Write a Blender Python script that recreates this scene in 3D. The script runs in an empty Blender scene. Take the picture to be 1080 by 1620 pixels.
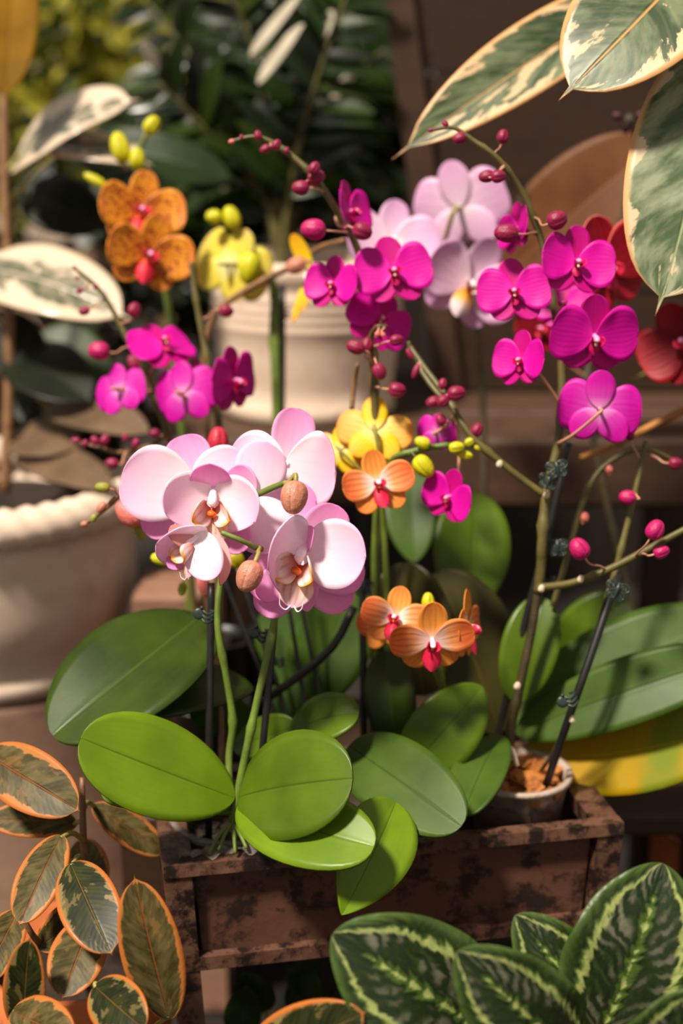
import bpy, math, random
from mathutils import Vector, Matrix, Quaternion
R = math.radians
random.seed(7)
scn = bpy.context.scene
col = scn.collection

# ------------------------------------------------------------------ camera
PITCH, CAMZ, FPX = R(16), 0.95, 2250.0
RIGHT = Vector((1, 0, 0))
FWD = Vector((0, math.cos(PITCH), -math.sin(PITCH)))
UP = Vector((0, math.sin(PITCH), math.cos(PITCH)))
CAMP = Vector((0, 0, CAMZ))
cam = bpy.data.cameras.new('camera')
cam.sensor_fit = 'VERTICAL'
cam.sensor_height = 36.0
cam.sensor_width = 24.0
cam.lens = FPX / 1620 * 36
cam.clip_start = 0.02
cam.dof.use_dof = True
cam.dof.focus_distance = 0.985
cam.dof.aperture_fstop = 2.6
camo = bpy.data.objects.new('camera', cam)
col.objects.link(camo)
camo.location = CAMP
camo.rotation_euler = (R(90) - PITCH, 0, 0)
scn.camera = camo
# ------------------------------------------------------------------ light
world = bpy.data.worlds.new('world')
scn.world = world
world.use_nodes = True
bg = world.node_tree.nodes['Background']
bg.inputs[0].default_value = (1.0, 0.92, 0.80, 1)
bg.inputs[1].default_value = 0.38
sun = bpy.data.lights.new('sun', 'SUN')
sun.energy = 6.2
sun.angle = R(7)
sun.color = (1.0, 0.90, 0.76)
suno = bpy.data.objects.new('sun', sun)
col.objects.link(suno)
sd = Vector((0.42, 0.46, -1.0))
suno.rotation_euler = sd.to_track_quat('-Z', 'Y').to_euler()
vs = scn.view_settings
vs.view_transform = 'Standard'
vs.look = 'None'
vs.exposure = 0.18
vs.gamma = 1.0
vs.use_curve_mapping = False


# ------------------------------------------------------------------ helpers
def P(x, y, d):
    """point that stands d metres in front of the lens, read from the photograph"""
    return CAMP + RIGHT * ((x - 540) / FPX * d) + UP * (-(y - 810) / FPX * d) + FWD * d


def L(c):
    return tuple((v / 255 / 12.92) if v / 255 <= .04045 else ((v / 255 + .055) / 1.055) ** 2.4 for v in c)


def C(r, g, b):
    return L((r, g, b)) + (1.0,)


class NT:
    def __init__(s, name):
        s.m = bpy.data.materials.new(name)
        s.m.use_nodes = True
        s.t = s.m.node_tree
        s.t.nodes.clear()
        s.out = s.t.nodes.new('ShaderNodeOutputMaterial')

    def n(s, typ, **kw):
        x = s.t.nodes.new(typ)
        for k, v in kw.items():
            setattr(x, k, v)
        return x

    def put(s, sock, v):
        if isinstance(v, bpy.types.NodeSocket):
            s.t.links.new(v, sock)
        elif v is not None:
            sock.default_value = v

    def math(s, op, a, b=None, c=None, clamp=False):
        x = s.n('ShaderNodeMath', operation=op, use_clamp=clamp)
        s.put(x.inputs[0], a)
        s.put(x.inputs[1], b)
        s.put(x.inputs[2], c)
        return x.outputs[0]

    def mix(s, f, a, b, blend='MIX'):
        x = s.n('ShaderNodeMix', data_type='RGBA', blend_type=blend)
        s.put(x.inputs[0], f)
        s.put(x.inputs[6], a)
        s.put(x.inputs[7], b)
        return x.outputs[2]

    def ramp(s, f, stops, interp='LINEAR'):
        x = s.n('ShaderNodeValToRGB')
        x.color_ramp.interpolation = interp
        e = x.color_ramp.elements
        while len(e) > 1:
            e.remove(e[0])
        e[0].position, e[0].color = stops[0]
        for p, c in stops[1:]:
            k = e.new(p)
            k.color = c
        s.put(x.inputs[0], f)
        return x.outputs[0]

    def smooth(s, v, a, b):
        x = s.n('ShaderNodeMapRange', interpolation_type='SMOOTHSTEP')
        s.put(x.inputs[0], v)
        x.inputs[1].default_value = a
        x.inputs[2].default_value = b
        return x.outputs[0]

    def noise(s, scale, detail=3, vec=None, rough=.5):
        x = s.n('ShaderNodeTexNoise')
        x.inputs['Scale'].default_value = scale
        x.inputs['Detail'].default_value = detail
        x.inputs['Roughness'].default_value = rough
        if vec is None:
            vec = s.n('ShaderNodeTexCoord').outputs['Object']
        s.put(x.inputs['Vector'], vec)
        return x.outputs[0]

    def uv(s):
        a = s.n('ShaderNodeSeparateXYZ')
        s.put(a.inputs[0], s.n('ShaderNodeTexCoord').outputs['UV'])
        u, v = a.outputs[0], a.outputs[1]
        return u, v, s.math('ABSOLUTE', s.math('MULTIPLY_ADD', v, 2, -1))

    def vec(s, x, y, z=0.0):
        a = s.n('ShaderNodeCombineXYZ')
        s.put(a.inputs[0], x)
        s.put(a.inputs[1], y)
        s.put(a.inputs[2], z)
        return a.outputs[0]

    def bump(s, h, strength, dist=.002):
        b = s.n('ShaderNodeBump')
        b.inputs['Strength'].default_value = strength
        b.inputs['Distance'].default_value = dist
        s.put(b.inputs['Height'], h)
        return b.outputs[0]

    def surf(s, colr, rough=.5, spec=.5, trans=0.0, normal=None, metal=0.0, tcol=None, coat=0.0):
        p = s.n('ShaderNodeBsdfPrincipled')
        s.put(p.inputs['Base Color'], colr)
        s.put(p.inputs['Roughness'], rough)
        p.inputs['Specular IOR Level'].default_value = spec
        p.inputs['Metallic'].default_value = metal
        p.inputs['Coat Weight'].default_value = coat
        s.put(p.inputs['Normal'], normal)
        sh = p.outputs[0]
        if trans > 0:
            t = s.n('ShaderNodeBsdfTranslucent')
            s.put(t.inputs[0], tcol if tcol is not None else colr)
            x = s.n('ShaderNodeMixShader')
            x.inputs[0].default_value = trans
            s.put(x.inputs[1], sh)
            s.put(x.inputs[2], t.outputs[0])
            sh = x.outputs[0]
        s.put(s.out.inputs[0], sh)
        return s.m


M = {}


def plain(name, c, rough=.5, spec=.5, var=.25, scale=40., bump=0., trans=0., metal=0., bscale=None):
    t = NT(name)
    f = t.noise(scale, 4)
    d = tuple(v * (1 - var) for v in c[:3]) + (1,)
    h = tuple(min(1, v * (1 + var)) for v in c[:3]) + (1,)
    k = t.ramp(f, [(.3, d), (.7, h)])
    nm = t.bump(t.noise(bscale or scale * 3, 4), bump) if bump else None
    M[name] = t.surf(k, rough, spec, trans, nm, metal)


def petal_mat(name, stops, vein=None, edge=None, spots=None, trans=.35, rough=.5, freq=26., ns=3.):
    """colour along the petal (u), fine veins that fan out from its base, a rim and freckles"""
    t = NT(name)
    u, v, av = t.uv()
    k = t.ramp(u, stops)
    wob = t.noise(ns, 2)
    if vein:
        vc, st = vein
        s = t.math('SINE', t.math('MULTIPLY_ADD', v, freq * 2, t.math('MULTIPLY', wob, 7)))
        s = t.smooth(s, .1, 1.)
        s = t.math('MULTIPLY', s, t.smooth(u, .05, .4))
        k = t.mix(t.math('MULTIPLY', s, st), k, vc)
    if spots:
        sc, cc, a, b = spots
        n = t.noise(sc, 3, rough=.6)
        m = t.math('SUBTRACT', n, t.math('MULTIPLY', u, .14))
        k = t.mix(t.smooth(m, a, b), k, cc)
    if edge:
        ec, e0, e1 = edge
        rim = t.math('MAXIMUM', av, t.smooth(u, .8, 1.0))
        k = t.mix(t.smooth(rim, e0, e1), k, ec)
    nm = t.bump(t.math('MULTIPLY_ADD', t.math('SINE', t.math('MULTIPLY_ADD', v, freq * 3, t.math('MULTIPLY', wob, 6))), .25, t.noise(ns * 2, 2)), .05, .02 / ns * .5)
    M[name] = t.surf(k, rough, .35, trans, nm)


def leaf_mat(name, c1, c2, rib, rough=.35, trans=.15, spec=.28, side=.0, spot=None, lat=0.):
    """leathery leaf: two greens in soft patches, a paler or darker midrib"""
    t = NT(name)
    u, v, av = t.uv()
    k = t.ramp(t.noise(22, 3), [(.3, c1), (.7, c2)])
    st = t.math('SINE', t.math('MULTIPLY_ADD', v, 90, t.math('MULTIPLY', t.noise(20, 2), 8)))
    k = t.mix(t.math('MULTIPLY', t.smooth(st, 0, 1), .05), k, rib)
    if spot:
        k = t.mix(t.smooth(t.noise(14, 2), spot[1], spot[2]), k, spot[0])
    k = t.mix(t.smooth(av, .035, .0), k, rib)
    h = t.smooth(av, 0., .07)
    if lat:
        w = t.math('SINE', t.math('MULTIPLY_ADD', u, lat, t.math('MULTIPLY', av, -9)))
        h = t.math('MULTIPLY_ADD', w, .15, h)
    nm = t.bump(t.math('MULTIPLY_ADD', t.noise(160, 3), .12, h), .22, .0012)
    rr = t.math('MULTIPLY_ADD', t.noise(18, 2), .2, rough - .1)
    M[name] = t.surf(k, rr, spec, trans, nm)


def varieg_mat(name, green, grey, cream, rim, rib, thr=.62, amp=.75, rough=.35, trans=.2, stretch=1., patch=.8, spec=.35, rimw=(.86, .97)):
    """rubber-plant leaf: grey-green heart, ragged cream border drawn out along the side veins"""
    t = NT(name)
    u, v, av = t.uv()
    oi = t.n('ShaderNodeObjectInfo').outputs['Random']
    along = t.math('SUBTRACT', u, t.math('MULTIPLY', av, .20))
    nv = t.vec(t.math('MULTIPLY', along, 6.5 * stretch), t.math('MULTIPLY', v, 2.0), t.math('MULTIPLY', oi, 30))
    n = t.noise(1.0, 6, nv, .60)
    endd = t.smooth(u, .80, 1.0)
    e = t.math('MAXIMUM', av, t.math('MULTIPLY', endd, .95))
    q = t.math('MULTIPLY_ADD', t.math('SUBTRACT', n, .5), amp * 2.2, e)
    g = t.ramp(t.noise(1.7, 5, nv, .55), [(.40, green), (.62, grey)])
    w = t.math('SINE', t.math('MULTIPLY_ADD', along, 120, t.math('MULTIPLY', n, 9)))
    g = t.mix(t.math('MULTIPLY', t.smooth(w, .2, 1), .05), g, cream)
    n2 = t.noise(1.2, 5, t.vec(t.math('MULTIPLY', along, 4.5), t.math('MULTIPLY', v, 3.0), t.math('MULTIPLY', oi, 77)), .55)
    g = t.mix(t.math('MULTIPLY', t.smooth(n2, .60, .63), patch), g, cream)
    k = t.mix(t.smooth(q, thr, thr + .06), g, cream)
    k = t.mix(t.smooth(e, *rimw), k, rim)
    k = t.mix(t.smooth(av, .03, .012), k, rib)
    hh = t.math('MULTIPLY_ADD', w, .02, t.smooth(av, 0., .06))
    nm = t.bump(hh, .5, .0015)
    M[name] = t.surf(k, rough, spec, trans, nm)


def calathea_mat(name, dark, mid, light, silver):
    t = NT(name)
    u, v, av = t.uv()
    oi = t.n('ShaderNodeObjectInfo').outputs['Random']
    nv = t.vec(t.math('MULTIPLY', u, 5), t.math('MULTIPLY', v, 4), t.math('MULTIPLY', oi, 20))
    n = t.noise(1.2, 3, nv)
    ph = t.math('SUBTRACT', u, t.math('MULTIPLY', av, .32))
    saw = t.math('FRACT', t.math('MULTIPLY_ADD', ph, 11, t.math('MULTIPLY', n, 3.2)))
    tri = t.math('ABSOLUTE', t.math('MULTIPLY_ADD', saw, 2, -1))
    n3 = t.noise(1.0, 5, t.vec(t.math('MULTIPLY', ph, 26), t.math('MULTIPLY', v, 3), t.math('MULTIPLY', oi, 9)), .6)
    tt = t.math('ADD', av, t.math('MULTIPLY_ADD', t.math('SUBTRACT', tri, .5), .07, t.math('MULTIPLY', t.math('SUBTRACT', n3, .5), .22)))
    tt = t.math('ADD', tt, t.math('MULTIPLY', t.smooth(u, .75, 1.0), .25))
    k = t.ramp(tt, [(.0, light), (.03, mid), (.07, mid), (.11, dark), (.56, dark), (.60, light), (.66, light), (.71, mid), (.76, dark), (1, mid)])
    sl = t.math('MULTIPLY', t.smooth(tri, .3, .9), t.math('MULTIPLY', t.smooth(av, .08, .25), t.smooth(av, .66, .5)))
    k = t.mix(t.math('MULTIPLY', t.math('MULTIPLY', sl, .75), t.smooth(n, .42, .60)), k, silver)
    k = t.mix(t.math('MULTIPLY', sl, .25), k, mid)
    w = t.math('SINE', t.math('MULTIPLY_ADD', ph, 69, t.math('MULTIPLY', n, 20)))
    nm = t.bump(t.math('MULTIPLY_ADD', w, .4, t.smooth(av, 0, .08)), .28, .002)
    M[name] = t.surf(k, .42, .4, .12, nm)


def link(o, parent=None):
    col.objects.link(o)
    if parent is not None:
        o.parent = parent
    return o


def tag(o, label, cat, group=None, kind=None):
    o['label'] = label
    if cat:
        o['category'] = cat
    if group:
        o['group'] = group
    if kind:
        o['kind'] = kind
    return o


def thing(name, label, cat, loc, group=None):
    o = bpy.data.objects.new(name, None)
    o.empty_display_size = .02
    o.location = loc
    o['org'] = tuple(loc)
    link(o)
    return tag(o, label, cat, group)


def org(o):
    return Vector(o['org']) if o is not None and 'org' in o else Vector((0, 0, 0))


def mesh(name, vs_, fs, mat, uvs=None, smooth=True):
    me = bpy.data.meshes.new(name)
    me.from_pydata([tuple(v) for v in vs_], [], fs)
    if uvs:
        lay = me.uv_layers.new(name='UVMap')
        dat = [0.0] * (2 * len(me.loops))
        for i, lp in enumerate(me.loops):
            dat[2 * i], dat[2 * i + 1] = uvs[lp.vertex_index]
        lay.data.foreach_set('uv', dat)
    if smooth:
        me.polygons.foreach_set('use_smooth', [True] * len(me.polygons))
    me.materials.append(M[mat])
    me.update()
    return me


def put(name, vs_, fs, mat, parent=None, uvs=None, smooth=True, origin=None):
    """vertices in world space; the object's origin is its parent's origin (or `origin`)"""
    po = org(parent)
    oo = Vector(origin) if origin is not None else po
    me = mesh(name, [Vector(v) - oo for v in vs_], fs, mat, uvs, smooth)
    o = bpy.data.objects.new(name, me)
    o.location = oo - po
    o['org'] = tuple(oo)
    return link(o, parent)


def catmull(pts, n):
    pts = [Vector(p) for p in pts]
    if len(pts) < 3:
        return [pts[0].lerp(pts[-1], i / n) for i in range(n + 1)]
    q = [pts[0] * 2 - pts[1]] + pts + [pts[-1] * 2 - pts[-2]]
    segs = len(pts) - 1
    out = []
    for k in range(n + 1):
        f = k / n * segs
        i = min(int(f), segs - 1)
        t = f - i
        a, b, c, d = q[i:i + 4]
        out.append(.5 * ((2 * b) + (c - a) * t + (2 * a - 5 * b + 4 * c - d) * t * t + (3 * b - a - 3 * c + d) * t ** 3))
    return out


def tube_data(pts, rad, n=24, ns=8, bumps=None, cap=True):
    """rad: one radius or a list along the path; bumps: list of (pos 0..1, factor)"""
    cl = catmull(pts, n)
    if not isinstance(rad, (list, tuple)):
        rad = [rad, rad]
    vs_, fs, uvs = [], [], []
    prev = None
    for i, c in enumerate(cl):
        t = (cl[min(i + 1, n)] - cl[max(i - 1, 0)])
        t = t.normalized() if t.length > 1e-9 else Vector((0, 0, 1))
        if prev is None:
            a = Vector((0, 0, 1)) if abs(t.z) < .9 else Vector((1, 0, 0))
            x = t.cross(a).normalized()
        else:
            x = (prev - t * prev.dot(t)).normalized()
        prev = x
        y = t.cross(x)
        f = i / n
        g = f * (len(rad) - 1)
        j = min(int(g), len(rad) - 2)
        r = rad[j] + (rad[j + 1] - rad[j]) * (g - j)
        if bumps:
            for bp, bf in bumps:
                r *= 1 + bf * math.exp(-((f - bp) * n / .9) ** 2)
        for k in range(ns):
            a = 2 * math.pi * k / ns
            vs_.append(c + (x * math.cos(a) + y * math.sin(a)) * r)
            uvs.append((f, k / ns))
    for i in range(n):
        for k in range(ns):
            k2 = (k + 1) % ns
            fs.append((i * ns + k, i * ns + k2, (i + 1) * ns + k2, (i + 1) * ns + k))
    if cap:
        fs.append(tuple(range(ns))[::-1])
        fs.append(tuple(n * ns + k for k in range(ns)))
    return vs_, fs, uvs


def tube(name, pts, rad, mat, parent=None, n=24, ns=8, bumps=None, origin=None):
    a, b, c = tube_data(pts, rad, n, ns, bumps)
    return put(name, a, b, mat, parent, c, origin=origin)


def pt(p):
    return P(*p) if len(p) == 3 else Vector(p)


def stem(name, pix, rpx, mat, parent, n=30, bumps=None, ns=8):
    pts = [P(*p) for p in pix]
    d = sum(p[2] for p in pix) / len(pix)
    r = [q * d / FPX for q in (rpx if isinstance(rpx, (list, tuple)) else (rpx, rpx))]
    return tube(name, pts, r, mat, parent, n, ns, bumps)


def shape_fn(a, b):
    um = a / (a + b)
    mx = um ** a * (1 - um) ** b
    return lambda u: (u ** a * (1 - u) ** b) / mx if 0 < u < 1 else 0.0


def blade_data(B, T, w, n, ab=(.55, .5), arch=0., bow=0., fold=0., cup=0., ruf=0., rfreq=3., nu=18, nv=8, tip=0., base=0., phase=0., tipcurl=0.):
    """a leaf or petal from B to T (world), full width w, facing n.
    arch lifts its middle along n, bow pushes it sideways, fold raises both halves from the
    midrib, cup rolls the rims, ruf ruffles them, tip draws out a drip tip, base keeps width at the foot"""
    ax = T - B
    ln = ax.length
    nn = (n - ax * (n.dot(ax) / ax.length_squared)).normalized()
    sd_ = ax.cross(nn).normalized()
    ctl = (B + T) / 2 + nn * (2 * arch * ln) + sd_ * (2 * bow * ln)
    sh = shape_fn(*ab)
    vs_, fs, uvs = [], [], []
    for i in range(nu + 1):
        u = (1 - math.cos(math.pi * i / nu)) / 2
        ub = u * (1 - tip)
        c = B * (1 - u) ** 2 + ctl * (2 * u * (1 - u)) + T * (u * u)
        t = ((ctl - B) * (1 - u) + (T - ctl) * u).normalized()
        s = t.cross(nn).normalized()
        m = s.cross(t)
        if tip:
            f = 1 - tip
            hw = sh(min(u / f, 1) * .999) if u < f else 0
            q = max(0., (u - f * .80) / (1 - f * .80))
            hw = max(hw, .20 * (1 - q) ** 1.2 if u > f * .6 else 0)
            hw = hw if i not in (0, nu) else 0
        else:
            hw = sh(u)
        hw = max(hw, base * (1 - u) ** 3)
        h = hw * w / 2
        c = c - m * (tipcurl * ln * max(0, u - .6) ** 2)
        for j in range(nv + 1):
            v = -1 + 2 * j / nv
            z = fold * abs(v) * h + cup * v * v * h + ruf * w * math.sin(rfreq * 6.28 * u + v * 1.5 + phase) * v * v * hw
            vs_.append(c + s * (h * v) + m * z)
            uvs.append((u, (v + 1) / 2))
    r = nv + 1
    for i in range(nu):
        for j in range(nv):
            fs.append((i * r + j, i * r + j + 1, (i + 1) * r + j + 1, (i + 1) * r + j))
    return vs_, fs, uvs


def solid(o, th):
    m = o.modifiers.new('thickness', 'SOLIDIFY')
    m.thickness = th
    m.offset = 0
    return o


def blade(name, parent, b, t, wpx, mat, n=(0, .7, .7), th=.0012, **kw):
    """b and t are (x, y, depth) read from the photograph; n = (right, towards the lens, up)"""
    B, T = P(*b), P(*t)
    nn = Vector((n[0], -n[1], n[2])).normalized()
    ax = T - B
    n2 = (nn - ax * (nn.dot(ax) / ax.length_squared)).normalized()
    s = ax.cross(n2).normalized()
    a2 = Vector((ax.dot(RIGHT), ax.dot(UP)))
    s2 = Vector((s.dot(RIGHT), s.dot(UP)))
    k = abs(a2.normalized().cross(s2)) if a2.length > 1e-6 else 1
    w = wpx * (b[2] + t[2]) / 2 / FPX / max(k, .3)
    vs_, fs, uvs = blade_data(B, T, w, nn, **kw)
    o = put(name, vs_, fs, mat, parent, uvs)
    if th:
        solid(o, th)
    return o


def lathe_data(prof, n=40, rmod=None):
    vs_, fs = [], []
    for i, (r, z) in enumerate(prof):
        for k in range(n):
            a = 2 * math.pi * k / n
            rr = r * (rmod(i, a) if rmod else 1)
            vs_.append(Vector((rr * math.cos(a), rr * math.sin(a), z)))
    for i in range(len(prof) - 1):
        for k in range(n):
            k2 = (k + 1) % n
            fs.append((i * n + k, i * n + k2, (i + 1) * n + k2, (i + 1) * n + k))
    return vs_, fs


def box_data(c, sx, sy, sz, rot=None, taper=1.0, bev=0.0):
    """box centred at c; taper scales its foot; small bevel by corner cutting on the top rim"""
    rot = rot or Matrix.Identity(3)
    c = Vector(c)
    vs_ = []
    b = min(bev, sx / 3, sy / 3, sz / 3)
    lv = [(-.5, taper, b, 0), (-.5, taper, 0, b), (.5, 1, 0, -b), (.5, 1, b, 0)] if b else [(-.5, taper, 0, 0), (.5, 1, 0, 0)]
    for z, f, inset, dz in lv:
        hx, hy = sx / 2 * f - inset, sy / 2 * f - inset
        for x, y in ((-hx, -hy), (hx, -hy), (hx, hy), (-hx, hy)):
            vs_.append(c + rot @ Vector((x, y, z * sz + dz)))
    fs = [(3, 2, 1, 0)]
    n = len(lv)
    for i in range(n - 1):
        for k in range(4):
            k2 = (k + 1) % 4
            fs.append((i * 4 + k, i * 4 + k2, i * 4 + 4 + k2, i * 4 + 4 + k))
    fs.append(tuple((n - 1) * 4 + k for k in range(4)))
    return vs_, fs


def box(name, c, sx, sy, sz, mat, parent=None, rot=None, taper=1.0, bev=.002):
    v, f = box_data(c, sx, sy, sz, rot, taper, bev)
    return put(name, v, f, mat, parent, smooth=False)


def rz(a):
    return Matrix.Rotation(a, 3, 'Z')

# ------------------------------------------------------------------ materials
petal_mat('pink_petal', [(0, C(255, 246, 250)), (.35, C(254, 236, 246)), (.75, C(251, 214, 238)), (1, C(248, 198, 232))], vein=(C(242, 196, 226), .10), trans=.32, rough=.42, freq=20, ns=30)
petal_mat('pink_sepal', [(0, C(254, 236, 247)), (.4, C(249, 200, 234)), (1, C(245, 162, 222))], vein=(C(230, 140, 206), .12), trans=.45, rough=.45, freq=16, ns=30)
petal_mat('peach_sepal', [(0, C(246, 200, 200)), (.5, C(240, 178, 180)), (1, C(228, 150, 140))], vein=(C(214, 130, 125), .2), trans=.25, ns=30)
petal_mat('lip_white', [(0, C(196, 60, 16)), (.30, C(222, 104, 24)), (.55, C(252, 216, 190)), (1, C(244, 196, 220))], vein=(C(200, 70, 40), .35), trans=.25, freq=14, ns=30)
petal_mat('lip_side', [(0, C(196, 70, 40)), (.3, C(240, 190, 180)), (.7, C(252, 228, 232)), (.9, C(246, 190, 110)), (1, C(236, 150, 30))], vein=(C(190, 60, 90), .3), trans=.25, freq=10, ns=30)
petal_mat('magenta_petal', [(0, C(236, 30, 186)), (.3, C(224, 0, 168)), (1, C(212, 0, 160))], vein=(C(170, 0, 116), .14), trans=.30, rough=.5, freq=22)
petal_mat('magenta_sepal', [(0, C(220, 20, 160)), (.3, C(204, 0, 130)), (1, C(208, 4, 146))], vein=(C(150, 0, 100), .14), trans=.30, freq=18)
petal_mat('magenta_back', [(0, C(244, 170, 222)), (.3, C(222, 70, 190)), (.7, C(212, 12, 170)), (1, C(204, 4, 160))], vein=(C(170, 0, 130), .14), trans=.30, freq=18)
petal_mat('magenta_lip', [(0, C(170, 0, 70)), (.4, C(196, 0, 84)), (1, C(214, 12, 110))], trans=.25)
petal_mat('lilac_petal', [(0, C(246, 224, 238)), (.4, C(240, 204, 232)), (1, C(228, 174, 218))], vein=(C(216, 150, 206), .25), trans=.3, freq=18)
petal_mat('lilac_lip', [(0, C(220, 110, 20)), (.4, C(246, 180, 60)), (.7, C(250, 226, 226)), (1, C(240, 214, 230))], trans=.25)
petal_mat('amber_petal', [(0, C(160, 30, 20)), (.22, C(222, 136, 22)), (.75, C(238, 160, 40)), (1, C(236, 136, 66))], vein=(C(170, 60, 16), .30), spots=(26., C(134, 20, 16), .40, .56), trans=.25, freq=20, edge=(C(230, 150, 50), .9, 1.))
petal_mat('red_lip', [(0, C(240, 120, 40)), (.3, C(214, 30, 40)), (1, C(228, 44, 80))], trans=.2)
petal_mat('yellow_petal', [(0, C(246, 236, 150)), (.35, C(240, 212, 20)), (.8, C(236, 190, 18)), (1, C(232, 160, 24))], vein=(C(220, 160, 20), .3), trans=.3, freq=18)
petal_mat('paleyellow_petal', [(0, C(250, 246, 190)), (.4, C(240, 226, 80)), (.8, C(232, 214, 90)), (1, C(236, 206, 120))], vein=(C(214, 190, 40), .2), trans=.35, freq=16)
petal_mat('yellow_side', [(0, C(250, 240, 170)), (.35, C(246, 210, 110)), (.8, C(242, 184, 80)), (1, C(236, 150, 30))], vein=(C(232, 160, 60), .35), trans=.3, freq=18)
petal_mat('orange_petal', [(0, C(254, 236, 240)), (.20, C(252, 222, 206)), (.42, C(248, 176, 110)), (.7, C(240, 134, 72)), (1, C(230, 110, 56))], vein=(C(206, 70, 40), .5), trans=.28, freq=16, edge=(C(240, 150, 60), .88, 1.))
petal_mat('orange_sepal', [(0, C(252, 214, 190)), (.3, C(246, 176, 80)), (1, C(234, 140, 60))], vein=(C(222, 110, 40), .4), trans=.28, freq=14)
petal_mat('crimson_lip', [(0, C(170, 0, 40)), (.4, C(220, 14, 66)), (1, C(240, 60, 100))], trans=.2)
petal_mat('red_petal', [(0, C(150, 10, 30)), (.5, C(190, 16, 44)), (1, C(206, 34, 56))], vein=(C(130, 0, 24), .4), trans=.3, freq=20, edge=(C(226, 110, 100), .93, 1.))
petal_mat('maroon_petal', [(0, C(110, 4, 24)), (.5, C(150, 8, 30)), (1, C(170, 14, 30))], vein=(C(90, 0, 14), .4), trans=.2, freq=20)
plain('column_white', C(250, 226, 236), .45, var=.06)
plain('column_pink', C(240, 150, 200), .45, var=.1)
plain('callus', C(226, 92, 12), .5, var=.5, scale=400)
plain('callus_pale', C(250, 200, 170), .5, var=.2, scale=300)
def bud_mat(name, c):
    """bud: three darker seams, soft streaks towards the tip"""
    t = NT(name)
    u, v, _ = t.uv()
    k = t.ramp(t.noise(3.5, 4), [(.3, tuple(x * .78 for x in c[:3]) + (1,)), (.7, tuple(min(1, x * 1.22) for x in c[:3]) + (1,))])
    q = t.math('ABSOLUTE', t.math('SUBTRACT', t.math('FRACT', t.math('MULTIPLY', v, 3)), .5))
    sm = t.math('MULTIPLY', t.smooth(q, .075, .01), t.smooth(u, .12, .4))
    k = t.mix(t.math('MULTIPLY', sm, .6), k, tuple(x * .35 for x in c[:3]) + (1,))
    st = t.math('SINE', t.math('MULTIPLY_ADD', v, 150, t.math('MULTIPLY', t.noise(4, 2), 9)))
    k = t.mix(t.math('MULTIPLY', t.smooth(st, 0, 1), .14), k, tuple(x * .5 for x in c[:3]) + (1,))
    M[name] = t.surf(k, .42, .4, .1, t.bump(t.noise(9, 3), .15, .03))


bud_mat('bud_brown', C(196, 128, 104))
bud_mat('bud_magenta', C(142, 24, 66))
bud_mat('bud_pink', C(184, 22, 98))
bud_mat('bud_yellow', C(202, 196, 20))
bud_mat('bud_green', C(150, 150, 50))
bud_mat('bud_salmon', C(226, 120, 110))
plain('spike_green', C(90, 110, 34), .45, var=.25, scale=60, bump=.2)
plain('spike_olive', C(88, 80, 38), .45, var=.3, scale=60, bump=.2)
plain('spike_brown', C(124, 88, 56), .5, var=.35, scale=80, bump=.3)
plain('spike_dark', C(58, 48, 26), .5, var=.35, scale=80, bump=.3)
plain('pedicel_rose', C(186, 132, 106), .5, var=.2, scale=60)
plain('pedicel_green', C(150, 140, 70), .5, var=.2, scale=60)
plain('root_pale', C(196, 176, 150), .6, var=.2, scale=80)
plain('stake_black', C(24, 22, 22), .38, var=.3, scale=80)
plain('clip_green', C(38, 50, 44), .35, var=.25, scale=120)
leaf_mat('leaf_fresh', C(84, 112, 12), C(106, 134, 18), C(66, 92, 8), rough=.36, trans=.12)
leaf_mat('leaf_mid', C(62, 84, 10), C(82, 106, 16), C(52, 72, 8), rough=.34, trans=.1)
leaf_mat('leaf_blue', C(50, 72, 18), C(70, 94, 30), C(42, 62, 14), rough=.44, trans=.08, spec=.18)
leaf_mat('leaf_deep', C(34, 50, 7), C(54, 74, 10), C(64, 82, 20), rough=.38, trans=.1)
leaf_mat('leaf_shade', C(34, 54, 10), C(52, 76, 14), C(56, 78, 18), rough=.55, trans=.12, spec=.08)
leaf_mat('leaf_olive', C(44, 40, 14), C(62, 58, 20), C(74, 68, 28), rough=.45, trans=.08)
leaf_mat('leaf_yellow', C(170, 122, 2), C(150, 128, 3), C(180, 150, 20), rough=.55, trans=.2, spec=.1, spot=(C(110, 122, 24), .56, .74))
leaf_mat('leaf_dry', C(70, 44, 22), C(96, 62, 30), C(60, 36, 18), rough=.6, trans=.1)
leaf_mat('leaf_glossy', C(18, 32, 10), C(32, 50, 16), C(44, 62, 26), rough=.25, trans=.08)
leaf_mat('leaf_dark', C(11, 17, 7), C(22, 30, 11), C(30, 36, 14), rough=.4, trans=.08)
leaf_mat('leaf_brown', C(84, 66, 48), C(116, 92, 70), C(90, 70, 50), rough=.5, trans=.08)
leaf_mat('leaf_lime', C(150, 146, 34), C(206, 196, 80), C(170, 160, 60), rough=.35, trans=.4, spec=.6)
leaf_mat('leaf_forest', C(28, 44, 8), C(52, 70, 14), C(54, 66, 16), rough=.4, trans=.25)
leaf_mat('leaf_ochre', C(112, 80, 8), C(136, 98, 12), C(90, 60, 8), rough=.6, trans=.25, spec=.08)
leaf_mat('leaf_terracotta', C(92, 54, 28), C(118, 74, 42), C(128, 80, 46), rough=.5, trans=.2, spot=(C(58, 50, 28), .55, .6))
varieg_mat('varieg_cream', C(52, 72, 44), C(112, 124, 92), C(222, 190, 148), C(226, 170, 112), C(196, 146, 90), thr=.80, amp=1.0)
varieg_mat('varieg_silver', C(76, 96, 64), C(150, 158, 128), C(224, 200, 166), C(226, 176, 120), C(150, 160, 120), thr=.84, amp=.7)
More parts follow.
